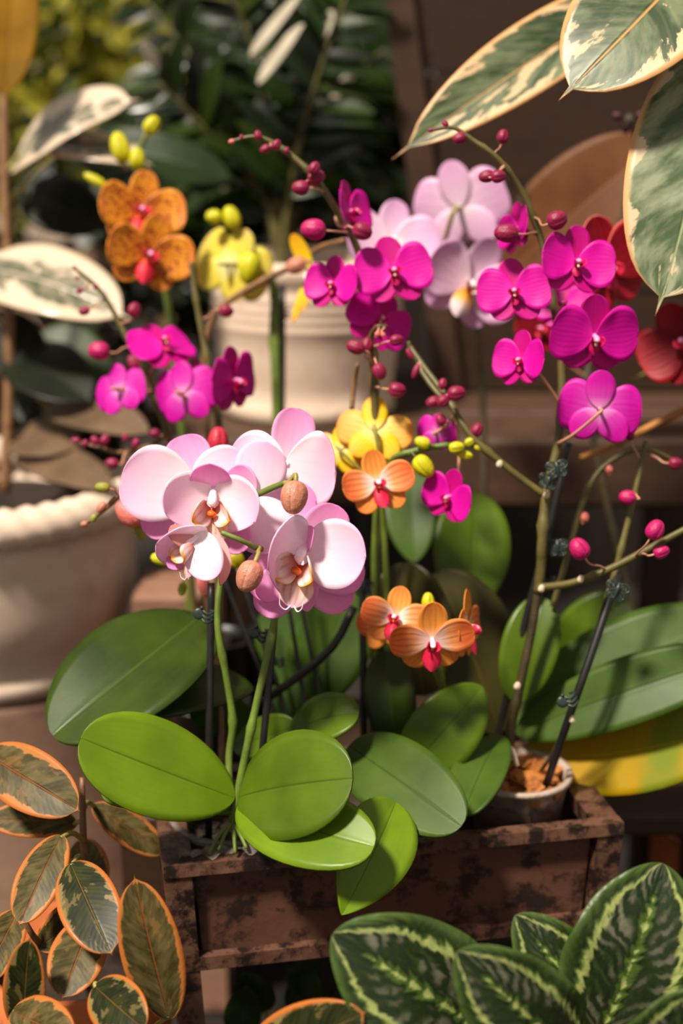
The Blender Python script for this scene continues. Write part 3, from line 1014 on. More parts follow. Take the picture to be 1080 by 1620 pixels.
def clip(x, y, d, label, ang=0, kind='disc', s=1.0):
    """small dark green plant clip; disc or butterfly head and three claws round the stake"""
    m = d / FPX * s
    c = P(x, y, d)
    root = thing('orchid_clip', label, 'plant clip', c)
    ca, sa = math.cos(R(ang)), math.sin(R(ang))
    X = RIGHT * ca + UP * sa
    Y = UP * ca - RIGHT * sa
    Z = -FWD

    def tor(name, cx, cy, r0, r1, z=0, sq=1.0, n=18):
        pts = [c + X * (cx + r0 * math.cos(6.2832 * i / n)) * m + Y * (cy + r0 * sq * math.sin(6.2832 * i / n)) * m + Z * z * m for i in range(n + 1)]
        return tube(name, pts, r1 * m, 'clip_green', root, n, 6)
    if kind == 'disc':
        v, f = lathe_data([(0, -2), (7, -2), (9.5, -.5), (9.5, 1), (7, 2.4), (3, 2.8), (0, 3)], 22)
        put('disc', [c + (X * (p.x - 10) + Y * p.y + Z * (p.z + 6)) * m for p in v], f, 'clip_green', root)
        v, f = lathe_data([(0, 0), (2.6, .5), (3, 2.5), (2, 4.5), (0, 5)], 12)
        put('knob', [c + (X * (p.x - 7) + Y * (p.y + 10) + Z * (p.z + 6)) * m for p in v], f, 'clip_green', root)
        for k in range(3):
            yy = 5 - 7 * k
            pts = [c + (X * (-6 + 1 * k) + Y * (yy + 2) + Z * 6) * m, c + (X * 3 + Y * (yy - 3) + Z * 9) * m, c + (X * 11 + Y * yy + Z * 5) * m, c + (X * 13 + Y * (yy + 2) - Z * 4) * m, c + (X * 6 + Y * (yy + 1) - Z * 8) * m]
            tube('claw', pts, 2.0 * m, 'clip_green', root, 16, 7)
    else:
        for sx, sy, r, q in ((-9, 6, 8, .8), (9, 6, 8, .8), (-7, -7, 6.5, .9), (7, -7, 6.5, .9)):
            tor('wing', sx, sy, r, 1.5, 5, q)
            tor('wing_vein', sx, sy, r * .5, 1.0, 5.4, q)
            v, f, _ = tube_data([c + (X * sx * .3 + Y * sy * .3 + Z * 5) * m, c + (X * (sx * 1.7) + Y * (sy * 1.5) + Z * 5.4) * m], 1.0 * m, 4, 6)
            put('wing_vein', v, f, 'clip_green', root)
        tube('body', [c + (Y * 13 + Z * 6) * m, c + (Y * 4 + Z * 8) * m, c + (-Y * 6 + Z * 7) * m, c + (-Y * 15 + Z * 5) * m], [1.5 * m, 3.6 * m, 2.6 * m, 1.2 * m], 'clip_green', root, 12, 8)
        for k in (-1, 1):
            pts = [c + (X * -3 + Y * 4 * k + Z * 5) * m, c + (X * -8 + Y * 4 * k - Z * 2) * m, c + (X * 0 + Y * 4 * k - Z * 9) * m, c + (X * 7 + Y * 4 * k - Z * 4) * m]
            tube('claw', pts, 1.7 * m, 'clip_green', root, 14, 6)
    return root


def stake(pix, label, rpx=5.0):
    a = P(*pix[0])
    pts = [P(*p) for p in pix]
    d = sum(p[2] for p in pix) / len(pix)
    o = tube('plant_stake', pts, rpx * d / FPX, 'stake_black', None, 10, 10, origin=P(*pix[-1]))
    return tag(o, label, 'plant stake')


def lf(root, b, t, w, mat, n=(0, .7, .7), **kw):
    k = dict(ab=(.62, .45), fold=.10, arch=.06, th=.0022, nu=22, nv=10)
    k.update(kw)
    return blade('leaf', root, b, t, w, mat, n, **k)


# ------------------------------------------------------------------ 1. the large pale pink orchid in front
pk = thing('pink_orchid', 'large pale pink moth orchid in sharp focus at the front of the planter', 'orchid', pp(.062, .06, -.01))
lf(pk, (370, 1263, 1.03), (127, 1168, .985), 138, 'leaf_fresh', (0.05, .75, .65), ab=(.60, .46), fold=.06, bow=-.01, arch=.03)
lf(pk, (372, 1285, 1.035), (160, 1258, 1.01), 62, 'leaf_mid', (0, .55, .8), bow=.10, fold=.05)
lf(pk, (378, 1262, 1.03), (558, 1232, .965), 148, 'leaf_mid', (0, .75, .65), ab=(.55, .44), fold=.05, arch=.07)
lf(pk, (380, 1272, 1.03), (592, 1340, .955), 106, 'leaf_fresh', (-.05, .65, .75), ab=(.6, .42), fold=.08, bow=.05, arch=.08)
lf(pk, (625, 1270, 1.02), (540, 1448, .97), 122, 'leaf_fresh', (.25, .8, .5), ab=(.55, .85), fold=.22, arch=.05)
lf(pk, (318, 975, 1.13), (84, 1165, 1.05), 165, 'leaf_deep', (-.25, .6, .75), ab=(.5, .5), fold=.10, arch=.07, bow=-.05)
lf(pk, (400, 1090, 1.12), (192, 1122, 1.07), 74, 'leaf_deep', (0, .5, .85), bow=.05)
stem('flower_spike', [(368, 1300, 1.035), (386, 1205, 1.03), (404, 1120, 1.03), (424, 1030, 1.03), (438, 960, 1.03), (446, 905, 1.035), (430, 872, 1.03), (408, 868, 1.0), (384, 856, .985), (350, 842, .985)], [7, 6.5, 6, 6, 5.5, 5, 5, 5, 4, 4], 'spike_green', pk, 60, [(.18, .35), (.36, .35), (.55, .3)])
stem('flower_spike', [(366, 1290, 1.04), (362, 1200, 1.05), (368, 1140, 1.05), (356, 1060, 1.045), (344, 985, 1.045), (352, 900, 1.05), (372, 830, 1.04), (380, 775, 1.015), (402, 783, .995), (430, 772, .985), (452, 763, .98)], [6, 6, 6, 5.5, 5.5, 5, 5, 4.5, 5, 5, 4.5], 'spike_green', pk, 60, [(.2, .35), (.33, .35), (.5, .3), (.78, .6)])
for px_, py_ in ((345, 1345), (372, 1350), (330, 1352), (390, 1342)):      # aerial roots over the liner
    stem('aerial_root', [(368, 1300, 1.035), ((368 + px_) / 2, 1318, 1.035), (px_, py_, 1.03)], [3.5, 3.5, 3], 'spike_green', pk, 12)
b1 = bud(pk, 465, 787, .97, 54, 45, -96, 'bud_brown', (450, 764, .98), 'pedicel_green', .25, 4)
b2 = bud(pk, 394, 912, .975, 52, 43, -112, 'bud_brown', (410, 866, 1.0), 'pedicel_green', .2, 4)


def hero(root, c, lobes, lip):
    """a pale pink flower whose petals were read one by one from the photograph"""
    c0 = P(*c)
    fo = thing_part('flower', root, c0, lip)
    for nm, b, t, w, mat, n, kw in lobes:
        k = dict(ab=(.50, .40), cup=.16, th=.0009, nu=20, nv=12, base=.12, ruf=.010, rfreq=1.7, phase=b[0] * .7)
        k.update(kw)
        blade(nm, fo, b, t, w, mat, n, **k)
    return fo


def thing_part(name, root, c0, lip):
    """column of the flower (its own mesh), then lip, lobes, tendrils beneath it"""
    d_out, d_up, sc, show = lip
    Z = (RIGHT * d_out[0] - FWD * d_out[1] + UP * d_out[2]).normalized()
    U = (UP * d_up[1] + RIGHT * d_up[0])
    U = (U - Z * U.dot(Z)).normalized()
    X = U.cross(Z)
    g = lambda x, y, z: c0 + (X * x + U * y + Z * z) * sc
    v, f, u = tube_data([g(0, 4, -10), g(0, 4, -3), g(0, 3, 8), g(0, 0, 14), g(0, -3, 16)], [3.6 * sc, 4.0 * sc, 5.0 * sc, 5.2 * sc, 1.8 * sc], 16, 12)
    fo = put(name, v, f, 'column_white', root, u, origin=c0)
    if show:
        # side lobes
        for s in (1, -1):
            v, f, u = blade_data(g(7 * s, -6, 6), g(21 * s, -10, 36), 30 * sc, (-X * s + U * .35 - Z * .1), ab=(.6, .42), cup=.55, base=.35, nu=14, nv=10)
            solid(put('side_lobe', v, f, 'lip_side', fo, u), .0008)
        v, f, u = blade_data(g(0, -10, 8), g(0, -44, 34), 36 * sc, (Z + U * .9), ab=(.8, .55), fold=-.25, arch=.10, base=.35, nu=16, nv=10)
        solid(put('lip', v, f, 'lip_white', fo, u), .0009)
        v, f, u = tube_data([g(-4, -12, 16), g(-1, -9, 22), g(3, -12, 20)], [3 * sc, 4.5 * sc, 3 * sc], 8, 8)
        put('callus', v, f, 'callus', fo, u)
        for s in (1, -1):
            v, f, u = tube_data([g(1.5 * s, -42, 33), g(6 * s, -46, 36), g(11 * s, -41, 38), g(12 * s, -33, 36)], [1.0 * sc, .8 * sc, .6 * sc, .3 * sc], 16, 6)
            put('tendril', v, f, 'column_white', fo, u)
    return fo


MM = 1.0 / FPX
# rearmost first: flower facing right at the top
hero(pk, (452, 735, 1.035), [
    ('sepal', (452, 730, 1.04), (472, 647, 1.045), 68, 'pink_sepal', (.15, .9, .1), dict(cup=.18)),
    ('petal', (452, 735, 1.03), (361, 722, 1.035), 104, 'pink_petal', (-.1, .85, .35), dict(cup=.10, bow=-.05)),
    ('petal', (452, 730, 1.03), (531, 746, 1.03), 124, 'pink_petal', (.25, .9, .1), dict(cup=.10, bow=.05)),
    ('sepal', (455, 745, 1.045), (486, 822, 1.04), 66, 'pink_sepal', (.2, .9, 0), {}),
    ('sepal', (450, 745, 1.045), (418, 816, 1.04), 66, 'pink_sepal', (-.2, .9, 0), {}),
], ((.2, .95, 0), (0, 1), MM * .9, False))
# flower turned away in the middle: its whitish lobes
hero(pk, (402, 792, 1.015), [
    ('petal', (398, 782, 1.02), (424, 700, 1.01), 84, 'pink_petal', (-.1, .9, .25), dict(cup=-.12, ab=(.55, .5))),
    ('petal', (402, 788, 1.01), (432, 873, 1.005), 96, 'pink_petal', (.1, .9, .2), dict(cup=-.10, ab=(.5, .45))),
    ('sepal', (408, 785, 1.022), (500, 800, 1.03), 66, 'pink_sepal', (0, .8, .5), {}),
    ('sepal', (398, 790, 1.02), (372, 850, 1.02), 60, 'pink_sepal', (-.3, .9, 0), {}),
    ('sepal', (398, 786, 1.02), (366, 742, 1.02), 56, 'pink_sepal', (-.3, .9, 0), {}),
], ((-.3, .8, -.3), (0, 1), MM * .7, False))
# far left flower
hero(pk, (306, 768, 1.03), [
    ('sepal', (308, 765, 1.035), (290, 689, 1.04), 76, 'pink_sepal', (0, .9, .1), dict(cup=.15)),
    ('petal', (308, 764, 1.025), (192, 754, 1.02), 122, 'pink_petal', (-.15, .9, .2), dict(ab=(.52, .42), cup=.14, bow=-.05)),
    ('petal', (306, 766, 1.025), (392, 734, 1.02), 88, 'pink_petal', (.1, .85, .35), dict(cup=.12)),
    ('sepal', (300, 775, 1.035), (232, 846, 1.03), 62, 'pink_sepal', (-.1, .9, .1), {}),
    ('sepal', (312, 778, 1.035), (372, 850, 1.03), 62, 'pink_sepal', (.1, .9, .1), {}),
], ((-.2, .9, -.1), (0, 1), MM, False))
# hooded flower in front of it
hero(pk, (337, 786, 1.0), [
    ('sepal', (336, 788, 1.012), (331, 734, .985), 66, 'pink_sepal', (0, .55, -.85), dict(cup=.2, ab=(.5, .4))),
    ('petal', (336, 786, 1.004), (264, 816, .985), 92, 'pink_petal', (.45, .85, .1), dict(ab=(.5, .45), cup=.22, bow=.10, arch=-.08)),
    ('petal', (338, 786, 1.004), (403, 826, .985), 88, 'pink_petal', (-.45, .85, .1), dict(ab=(.5, .45), cup=.22, bow=-.10, arch=-.08)),
    ('sepal', (342, 796, 1.008), (386, 872, 1.0), 60, 'pink_sepal', (-.1, .95, 0), {}),
    ('sepal', (332, 796, 1.008), (286, 866, 1.0), 60, 'pink_sepal', (.1, .95, 0), {}),
], ((0, .8, -.5), (0, 1), MM * 1.4, True))
# small side-on flower at the bottom left
hero(pk, (306, 858, .970), [
    ('sepal', (334, 846, .985), (268, 836, .962), 36, 'peach_sepal', (0, .75, .6), dict(cup=-.2, ab=(.5, .4), bow=-.14)),
    ('petal', (326, 850, .985), (247, 862, .965), 58, 'pink_petal', (.2, .8, -.5), dict(cup=.2, ab=(.5, .45))),
    ('petal', (318, 840, .975), (336, 916, .955), 62, 'pink_petal', (.15, .95, .15), dict(cup=-.2, ab=(.45, .5), bow=.06)),
    ('sepal', (320, 860, .99), (266, 897, .975), 36, 'pink_sepal', (0, .8, .5), {}),
    ('sepal', (338, 846, .98), (348, 926, .97), 22, 'peach_sepal', (.5, .85, 0), dict(bow=-.14, ab=(.5, .7))),
], ((-.75, .5, -.45), (0, 1), MM * 1.0, True))
# flower behind the right-hand one: its rims show all round
hero(pk, (478, 876, 1.015), [
    ('sepal', (478, 872, 1.015), (535, 801, 1.01), 72, 'pink_sepal', (.1, .9, .1), dict(cup=.12, bow=.04)),
    ('petal', (476, 880, 1.012), (392, 930, 1.01), 86, 'pink_sepal', (-.2, .9, .1), {}),
    ('petal', (480, 884, 1.012), (574, 918, 1.01), 76, 'pink_sepal', (.2, .9, .1), {}),
    ('sepal', (474, 886, 1.018), (414, 972, 1.015), 68, 'pink_sepal', (-.1, .95, 0), {}),
    ('sepal', (482, 888, 1.018), (549, 963, 1.015), 72, 'pink_sepal', (.1, .95, 0), {}),
], ((.1, .9, -.1), (0, 1), MM, False))
# front right flower
hero(pk, (480, 874, .99), [
    ('petal', (480, 872, .995), (578, 880, .982), 112, 'pink_petal', (-.1, .95, .25), dict(ab=(.48, .44), cup=.14, arch=-.03)),
    ('petal', (484, 868, .995), (424, 902, .962), 100, 'pink_petal', (.72, .66, -.2), dict(ab=(.5, .45), cup=.12, arch=-.08, bow=.08)),
    ('sepal', (482, 868, .998), (496, 836, .978), 22, 'pink_sepal', (-.9, .4, .1), dict(ab=(.6, .7), cup=.1)),
    ('sepal', (478, 884, 1.0), (486, 968, .99), 46, 'pink_sepal', (0, .95, .1), dict(ab=(.6, .7))),
    ('sepal', (474, 884, 1.0), (410, 946, .995), 52, 'pink_sepal', (-.1, .95, .1), {}),
], ((-.30, .9, -.42), (.15, 1), MM * 1.6, True))
stake([(334, 922, 1.07), (333, 1020, 1.07), (331, 1175, 1.07), (330, 1330, 1.08)], 'black stake below the leftmost pink flowers, left of the two front stakes', 6)
stake([(436, 955, 1.06), (428, 1050, 1.06), (414, 1200, 1.06), (404, 1330, 1.08)], 'black stake behind the green spike below the right pink flower', 6)
clip(325, 972, 1.05, 'round dark green clip on the left black stake below the pink flowers', -10, 'disc')
clip(412, 1002, 1.04, 'round dark green clip tying the green spike to the second front stake', -8, 'disc')
clip(575, 930, 1.14, 'dark green butterfly clip just right of the front pink flower', 0, 'wing', .9)

# ------------------------------------------------------------------ 2. magenta orchid at the right of the planter
mr = thing('magenta_orchid', 'tall magenta moth orchid with many blooms rising from the cloudy pot at right', 'orchid', (cR.x, cR.y, cR.z + .06))
base_r = (806, 1205, 1.135)
stem('flower_spike', [base_r, (808, 1150, 1.13), (822, 1085, 1.12), (840, 1000, 1.115), (852, 930, 1.11)], [8, 8, 7.5, 7, 7], 'spike_dark', mr, 30, [(.4, .3)])
stem('flower_spike', [(851, 938, 1.11), (856, 890, 1.105), (857, 860, 1.10), (864, 780, 1.10), (884, 690, 1.10), (888, 580, 1.10), (873, 470, 1.10), (856, 380, 1.10), (826, 305, 1.09), (788, 252, 1.08), (748, 222, 1.08), (716, 202, 1.08), (682, 206, 1.08)], [8, 8, 8, 7.5, 7, 6.5, 6, 5.5, 5, 4.5, 4, 3, 2.5], 'spike_olive', mr, 90, [(.2, .4), (.36, .3), (.50, .3), (.62, .3), (.72, .3), (.8, .3)])
for nx, ny, nd in ((818, 1085, 1.10), (856, 931, 1.09), (905, 1138, 1.075), (864, 783, 1.085), (790, 734, 1.09), (918, 916, 1.07)):      # pale nodes on the spikes
    bud(mr, nx, ny, nd + .008, 13, 11, 70, 'root_pale').name = 'spike_node'
for q0, q1 in (((812, 1190, 1.13), (800, 1208, 1.115)), ((800, 1192, 1.13), (818, 1212, 1.115)), ((806, 1200, 1.13), (786, 1200, 1.12))):
    stem('aerial_root', [q0, ((q0[0] + q1[0]) / 2, q0[1] - 4, q0[2] - .006), q1], [5, 5, 3.5], 'root_pale', mr, 8)
for a in ((813, 462, 1.075, 118, -6, 4, 6, 'magenta', 0, (870, 475, 1.10)), (910, 416, 1.07, 124, 14, 4, -6, 'magenta', 1, (866, 425, 1.10)),
          (939, 532, 1.07, 144, 8, -22, 2, 'magenta', 0, (886, 560, 1.10)), (826, 570, 1.07, 100, -42, 4, -4, 'magenta', 1, (886, 640, 1.10)),
          (948, 648, 1.075, 132, 172, 12, 4, 'magenta_rear', 0, (882, 702, 1.095)), (820, 362, 1.11, 92, -66, 6, 8, 'magenta', 1, (852, 372, 1.10)),
          (892, 482, 1.135, 96, -20, 10, 0, 'magenta', 0, (874, 480, 1.10))):
    flower(mr, *a)
for a in ((681, 206, 1.08, 9, 7, 190, 'bud_magenta'), (704, 196, 1.08, 13, 10, 120, 'bud_magenta'), (726, 219, 1.08, 22, 19, 200, 'bud_magenta', (738, 218, 1.08)),
          (795, 216, 1.075, 23, 20, 78, 'bud_magenta', (780, 246, 1.08)), (769, 279, 1.075, 25, 21, 190, 'bud_magenta', (797, 262, 1.08)), (788, 279, 1.07, 24, 21, 10, 'bud_magenta', (797, 264, 1.08)),
          (800, 369, 1.06, 38, 31, 176, 'bud_magenta', (850, 368, 1.10)), (881, 348, 1.06, 33, 31, 25, 'bud_magenta', (845, 344, 1.095))):
    bud(mr, *a)
# arching branch to the left with its buds
stem('flower_spike', [(862, 784, 1.10), (800, 738, 1.10), (744, 688, 1.10), (706, 628, 1.11), (676, 588, 1.12), (648, 548, 1.13)], [5.5, 5.5, 5.5, 5, 5, 4], 'spike_olive', mr, 40, [(.3, .4), (.55, .4)])
stem('flower_spike', [(720, 650, 1.105), (692, 622, 1.11), (668, 590, 1.12), (650, 560, 1.13), (646, 540, 1.13)], [4.5, 4.5, 4.5, 4, 3], 'spike_olive', mr, 24)
for a in ((700, 607, 1.1, 18, 15, 80, 'bud_magenta', (704, 626, 1.11)), (722, 622, 1.09, 29, 25, 10, 'bud_magenta', (704, 632, 1.11)), (701, 634, 1.09, 22, 20, 40, 'bud_magenta'), (684, 636, 1.1, 22, 19, 200, 'bud_magenta', (700, 630, 1.11)),
          (697, 664, 1.1, 20, 18, 110, 'bud_magenta', (720, 655, 1.11)), (754, 680, 1.1, 23, 20, 60, 'bud_magenta', (742, 690, 1.10)), (657, 588, 1.12, 24, 11, 250, 'bud_magenta', (668, 585, 1.12)), (648, 560, 1.12, 20, 10, 120, 'bud_magenta')):
    bud(mr, *a)
flower(mr, 690, 684, 1.12, 66, 165, 10, 10, 'magenta_rear', 1, (722, 660, 1.11))
flower(mr, 712, 786, 1.10, 96, -38, -4, -22, 'magenta', 1, (722, 668, 1.11))
# second spike on the leaning stake, its low branch
stem('flower_spike', [(852, 1225, 1.14), (880, 1180, 1.115), (916, 1090, 1.10), (962, 940, 1.105)], [3.5, 3.5, 4, 4.5], 'spike_dark', mr, 24, [(.5, .4)])
stem('flower_spike', [(958, 950, 1.105), (970, 915, 1.10), (982, 870, 1.10), (1004, 780, 1.10), (1021, 698, 1.10)], [5, 5.5, 5.5, 5, 4], 'spike_olive', mr, 30, [(.5, .3)])
stem('flower_spike', [(852, 930, 1.105), (905, 922, 1.09), (960, 902, 1.08), (1030, 866, 1.07), (1100, 828, 1.06)], [6.5, 6, 6, 6, 5], 'spike_olive', mr, 30, [(.0, .4), (.4, .4)])
stem('flower_spike', [(874, 960, 1.14), (896, 885, 1.14), (920, 800, 1.14), (948, 745, 1.14), (992, 715, 1.14), (1030, 712, 1.14), (1062, 726, 1.14)], [5, 5, 5, 4.5, 4, 3, 3], 'spike_olive', mr, 36, [(.4, .4), (.6, .4)])
for a in ((992, 787, 1.09, 27, 25, 170, 'bud_pink', (1006, 780, 1.10)), (1068, 733, 1.13, 22, 20, 0, 'bud_magenta', (1030, 720, 1.14)), (916, 868, 1.06, 36, 33, 120, 'bud_pink', (960, 902, 1.08)), (1036, 838, 1.05, 34, 30, 60, 'bud_pink', (1000, 884, 1.075)),
          (1046, 873, 1.055, 26, 22, 20, 'bud_pink', (1012, 876, 1.073)), (996, 688, 1.10, 18, 15, 100, 'bud_magenta', (1012, 726, 1.10)), (924, 818, 1.14, 17, 15, 80, 'bud_salmon', (916, 815, 1.14)), (963, 742, 1.14, 14, 12, 100, 'bud_salmon', (955, 742, 1.14))):
    bud(mr, *a)
lf(mr, (812, 1145, 1.18), (1150, 985, 1.16), 140, 'leaf_blue', (.25, .6, .75), ab=(.5, .45), arch=.04)
lf(mr, (816, 1160, 1.165), (1160, 1040, 1.12), 100, 'leaf_blue', (.1, .75, .65), ab=(.55, .45), arch=.05)
lf(mr, (822, 1196, 1.175), (1150, 1150, 1.14), 124, 'leaf_yellow', (.0, .75, .65), ab=(.55, .48), arch=.02, bow=.06)
lf(mr, (815, 1110, 1.14), (858, 946, 1.15), 90, 'leaf_mid', (-.1, .9, .4), ab=(.5, .45), fold=.1)
lf(mr, (792, 1165, 1.13), (732, 1292, 1.06), 70, 'leaf_blue', (-.35, .8, .4), fold=.25)
lf(mr, (868, 1050, 1.24), (992, 950, 1.22), 90, 'leaf_mid', (0, .75, .6))
lf(mr, (790, 1160, 1.21), (690, 905, 1.20), 150, 'leaf_olive', (.2, .9, .3), ab=(.6, .5), fold=.3)
stake([(978, 905, 1.10), (940, 1020, 1.09), (905, 1120, 1.09), (858, 1258, 1.125)], 'black stake leaning right above the yellow leaf', 6.5)
stake([(900, 700, 1.13), (858, 880, 1.135), (836, 960, 1.14), (800, 1110, 1.15), (780, 1200, 1.16)], 'black stake behind the tall magenta spike at right', 6)
clip(880, 742, 1.08, 'upper green butterfly clip on the tall magenta spike', 10, 'wing', 1.0)
clip(866, 762, 1.085, 'lower green butterfly clip on the tall magenta spike, below its twin', -15, 'wing', .9)
clip(880, 866, 1.11, 'green butterfly clip beside the tall spike above the low branch', 0, 'wing', 1.)
clip(868, 922, 1.12, 'green clip where the low budded branch leaves the tall spike', 20, 'disc', .9)
clip(974, 934, 1.075, 'green butterfly clip at the top of the leaning right stake', -20, 'wing', 1.1)
clip(898, 1106, 1.075, 'dark green clip low on the leaning right stake', 20, 'disc', 1.0)

# ------------------------------------------------------------------ 3. magenta orchid in the middle
mc = thing('magenta_orchid', 'magenta moth orchid in the middle with an arching tip of round buds', 'orchid', (cM.x, cM.y, cM.z + .055))
stem('flower_spike', [(596, 1260, 1.15), (592, 1100, 1.16), (596, 900, 1.16), (594, 700, 1.15), (590, 560, 1.15), (584, 470, 1.15), (566, 396, 1.14), (540, 345, 1.13), (500, 284, 1.12), (462, 247, 1.12), (428, 224, 1.12), (400, 216, 1.12), (364, 224, 1.12)], [7, 7, 7, 7, 6.5, 6, 6, 5.5, 5, 4.5, 4, 3, 2.5], 'spike_olive', mc, 80, [(.3, .3), (.45, .3), (.58, .3), (.7, .3), (.78, .3)])
for a in ((622, 430, 1.115, 126, 4, 6, 10, 'magenta', 0, (586, 470, 1.15)), (528, 450, 1.12, 96, -28, 6, -6, 'magenta', 1, (572, 410, 1.14)),
          (600, 506, 1.135, 112, 22, 8, -30, 'magenta', 2, (588, 520, 1.15)), (552, 336, 1.145, 104, 62, 10, 12, 'magenta', 1, (548, 360, 1.13))):
    flower(mc, *a)
for a in ((366, 224, 1.12, 10, 8, 190, 'bud_salmon'), (382, 217, 1.12, 9, 8, 100, 'bud_magenta'), (408, 214, 1.115, 16, 13, 100, 'bud_magenta'), (419, 236, 1.115, 18, 14, 210, 'bud_magenta', (428, 226, 1.12)), (437, 229, 1.11, 18, 15, 60, 'bud_magenta'),
          (453, 238, 1.115, 12, 9, 60, 'bud_magenta'), (497, 266, 1.10, 22, 19, 60, 'bud_magenta', (500, 282, 1.12)), (500, 280, 1.11, 28, 24, 20, 'bud_magenta', (520, 310, 1.125)), (475, 297, 1.11, 28, 24, 180, 'bud_magenta', (512, 300, 1.125)),
          (495, 363, 1.10, 40, 35, 175, 'bud_pink', (550, 368, 1.13)), (573, 366, 1.10, 32, 29, -20, 'bud_magenta', (548, 356, 1.13))):
    bud(mc, *a)
# short twig of buds in front of the middle stem
stem('flower_spike', [(594, 690, 1.13), (592, 620, 1.125), (592, 560, 1.115), (586, 534, 1.11), (596, 517, 1.10), (612, 516, 1.10)], [6, 6, 5, 4, 3, 2], 'spike_olive', mc, 30, [(.4, .3), (.6, .4)])
for a in ((627, 538, 1.09, 22, 19, 10, 'bud_magenta', (592, 548, 1.11)), (600, 588, 1.10, 27, 23, -70, 'bud_magenta', (592, 565, 1.115)), (628, 617, 1.10, 28, 25, -5, 'bud_magenta', (594, 612, 1.12)), (562, 549, 1.10, 30, 24, 160, 'bud_magenta', (590, 572, 1.115)),
          (580, 546, 1.11, 26, 20, 80, 'bud_magenta', (590, 575, 1.115)), (597, 528, 1.095, 10, 9, 60, 'bud_salmon', (600, 517, 1.10)), (606, 530, 1.095, 9, 8, -60, 'bud_salmon', (608, 517, 1.10))):
    bud(mc, *a)
stem('flower_spike', [(556, 650, 1.14), (560, 605, 1.14), (566, 575, 1.13)], [4, 4, 3], 'spike_brown', mc, 12)
lf(mc, (552, 1182, 1.09), (730, 1308, 1.01), 124, 'leaf_blue', (-.1, .75, .65), ab=(.45, .45), fold=.08, arch=.05)
lf(mc, (640, 1225, 1.10), (762, 1086, 1.11), 112, 'leaf_mid', (.2, .85, .5), fold=.15, ab=(.55, .62))
lf(mc, (630, 1200, 1.14), (612, 1030, 1.15), 80, 'leaf_deep', (-.2, .9, .3), fold=.2)
lf(mc, (455, 1172, 1.10), (568, 1128, 1.06), 62, 'leaf_mid', (0, .6, .8), arch=.12)
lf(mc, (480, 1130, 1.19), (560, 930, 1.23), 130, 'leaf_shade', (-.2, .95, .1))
lf(mc, (672, 1100, 1.19), (636, 890, 1.18), 130, 'leaf_olive', (-.2, .9, .35), ab=(.6, .5), fold=.3)
lf(mc, (735, 965, 1.22), (748, 780, 1.25), 122, 'leaf_mid', (.15, .9, .4), ab=(.5, .48), fold=.16)
lf(mc, (655, 890, 1.26), (648, 735, 1.30), 90, 'leaf_blue', (-.1, .9, .4))
lf(mc, (370, 1185, 1.13), (470, 1150, 1.10), 60, 'leaf_mid', (0, .8, .6))
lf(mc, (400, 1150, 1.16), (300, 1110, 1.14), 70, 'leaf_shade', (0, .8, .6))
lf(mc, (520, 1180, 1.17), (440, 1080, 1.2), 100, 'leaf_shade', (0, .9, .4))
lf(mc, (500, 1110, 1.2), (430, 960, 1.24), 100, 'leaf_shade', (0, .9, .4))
stake([(572, 900, 1.16), (574, 1000, 1.16), (576, 1200, 1.16), (578, 1270, 1.16)], 'black stake behind the front pink flower near the middle leaves', 6)
stake([(560, 960, 1.15), (520, 1030, 1.15), (430, 1100, 1.16), (360, 1150, 1.17)], 'thick black stake lying slantwise among the stems', 7)
for i, (xa, xb) in enumerate(((345, 430), (372, 448), (445, 482), (462, 508))):
    stake([(xa, 890, 1.17), ((xa + xb) / 2, 1000, 1.165), (xb, 1115, 1.16), (xb + 15, 1230, 1.15)], ['thin dark stick just right of the left front stake', 'thin dark stick between the two front stakes', 'thin dark stick just right of the second front stake', 'thin dark stick farthest right below the pink flowers'][i], 3.5)
clip(440, 1046, 1.15, 'dark clip low behind the front stakes', 0, 'disc', .7)

# ------------------------------------------------------------------ 4. yellow and orange orchids
yo = thing('yellow_orchid', 'yellow moth orchid right of the pale pink flowers, seen from behind', 'orchid', P(585, 1215, 1.17))
stem('flower_spike', [(585, 1215, 1.17), (594, 1050, 1.16), (592, 880, 1.15), (600, 760, 1.13), (618, 728, 1.12), (645, 716, 1.115), (690, 706, 1.11), (722, 704, 1.11), (748, 706, 1.11)], [6, 6, 5.5, 5, 5, 5, 4.5, 4, 3], 'spike_green', yo, 50, [(.6, .3), (.8, .3)])
flower(yo, 592, 683, 1.125, 122, 178, -14, 0, 'yellow', 0, (604, 740, 1.125), 'pedicel_green', 3.2)
flower(yo, 538, 712, 1.13, 96, 168, -6, 8, 'yellow', 1, (592, 760, 1.13), 'pedicel_green')
for a in ((670, 738, 1.10, 40, 31, -50, 'bud_yellow', (645, 717, 1.115)), (668, 700, 1.105, 26, 20, 160, 'bud_yellow', (690, 706, 1.11)), (722, 708, 1.095, 25, 20, 10, 'bud_yellow'), (744, 698, 1.10, 20, 14, 30, 'bud_yellow'), (736, 720, 1.10, 24, 15, -10, 'bud_yellow', (728, 706, 1.11)), (757, 708, 1.10, 14, 11, -20, 'bud_yellow')):
    bud(yo, *a, pmat='spike_green')
of = thing('orange_orchid', 'orange veined moth orchid bloom hanging below the yellow one', 'orchid', P(600, 1215, 1.16))
stem('flower_spike', [(600, 1215, 1.16), (612, 1050, 1.155), (610, 900, 1.145), (606, 820, 1.135), (602, 775, 1.125)], [6, 6, 5, 5, 4], 'spike_green', of, 30)
flower(of, 596, 764, 1.09, 118, 12, 4, 12, 'orange', 1, (602, 776, 1.125))
ol = thing('orange_orchid', 'low orchid with a cluster of orange blooms with crimson lips above the middle leaves', 'orchid', P(690, 1225, 1.13))
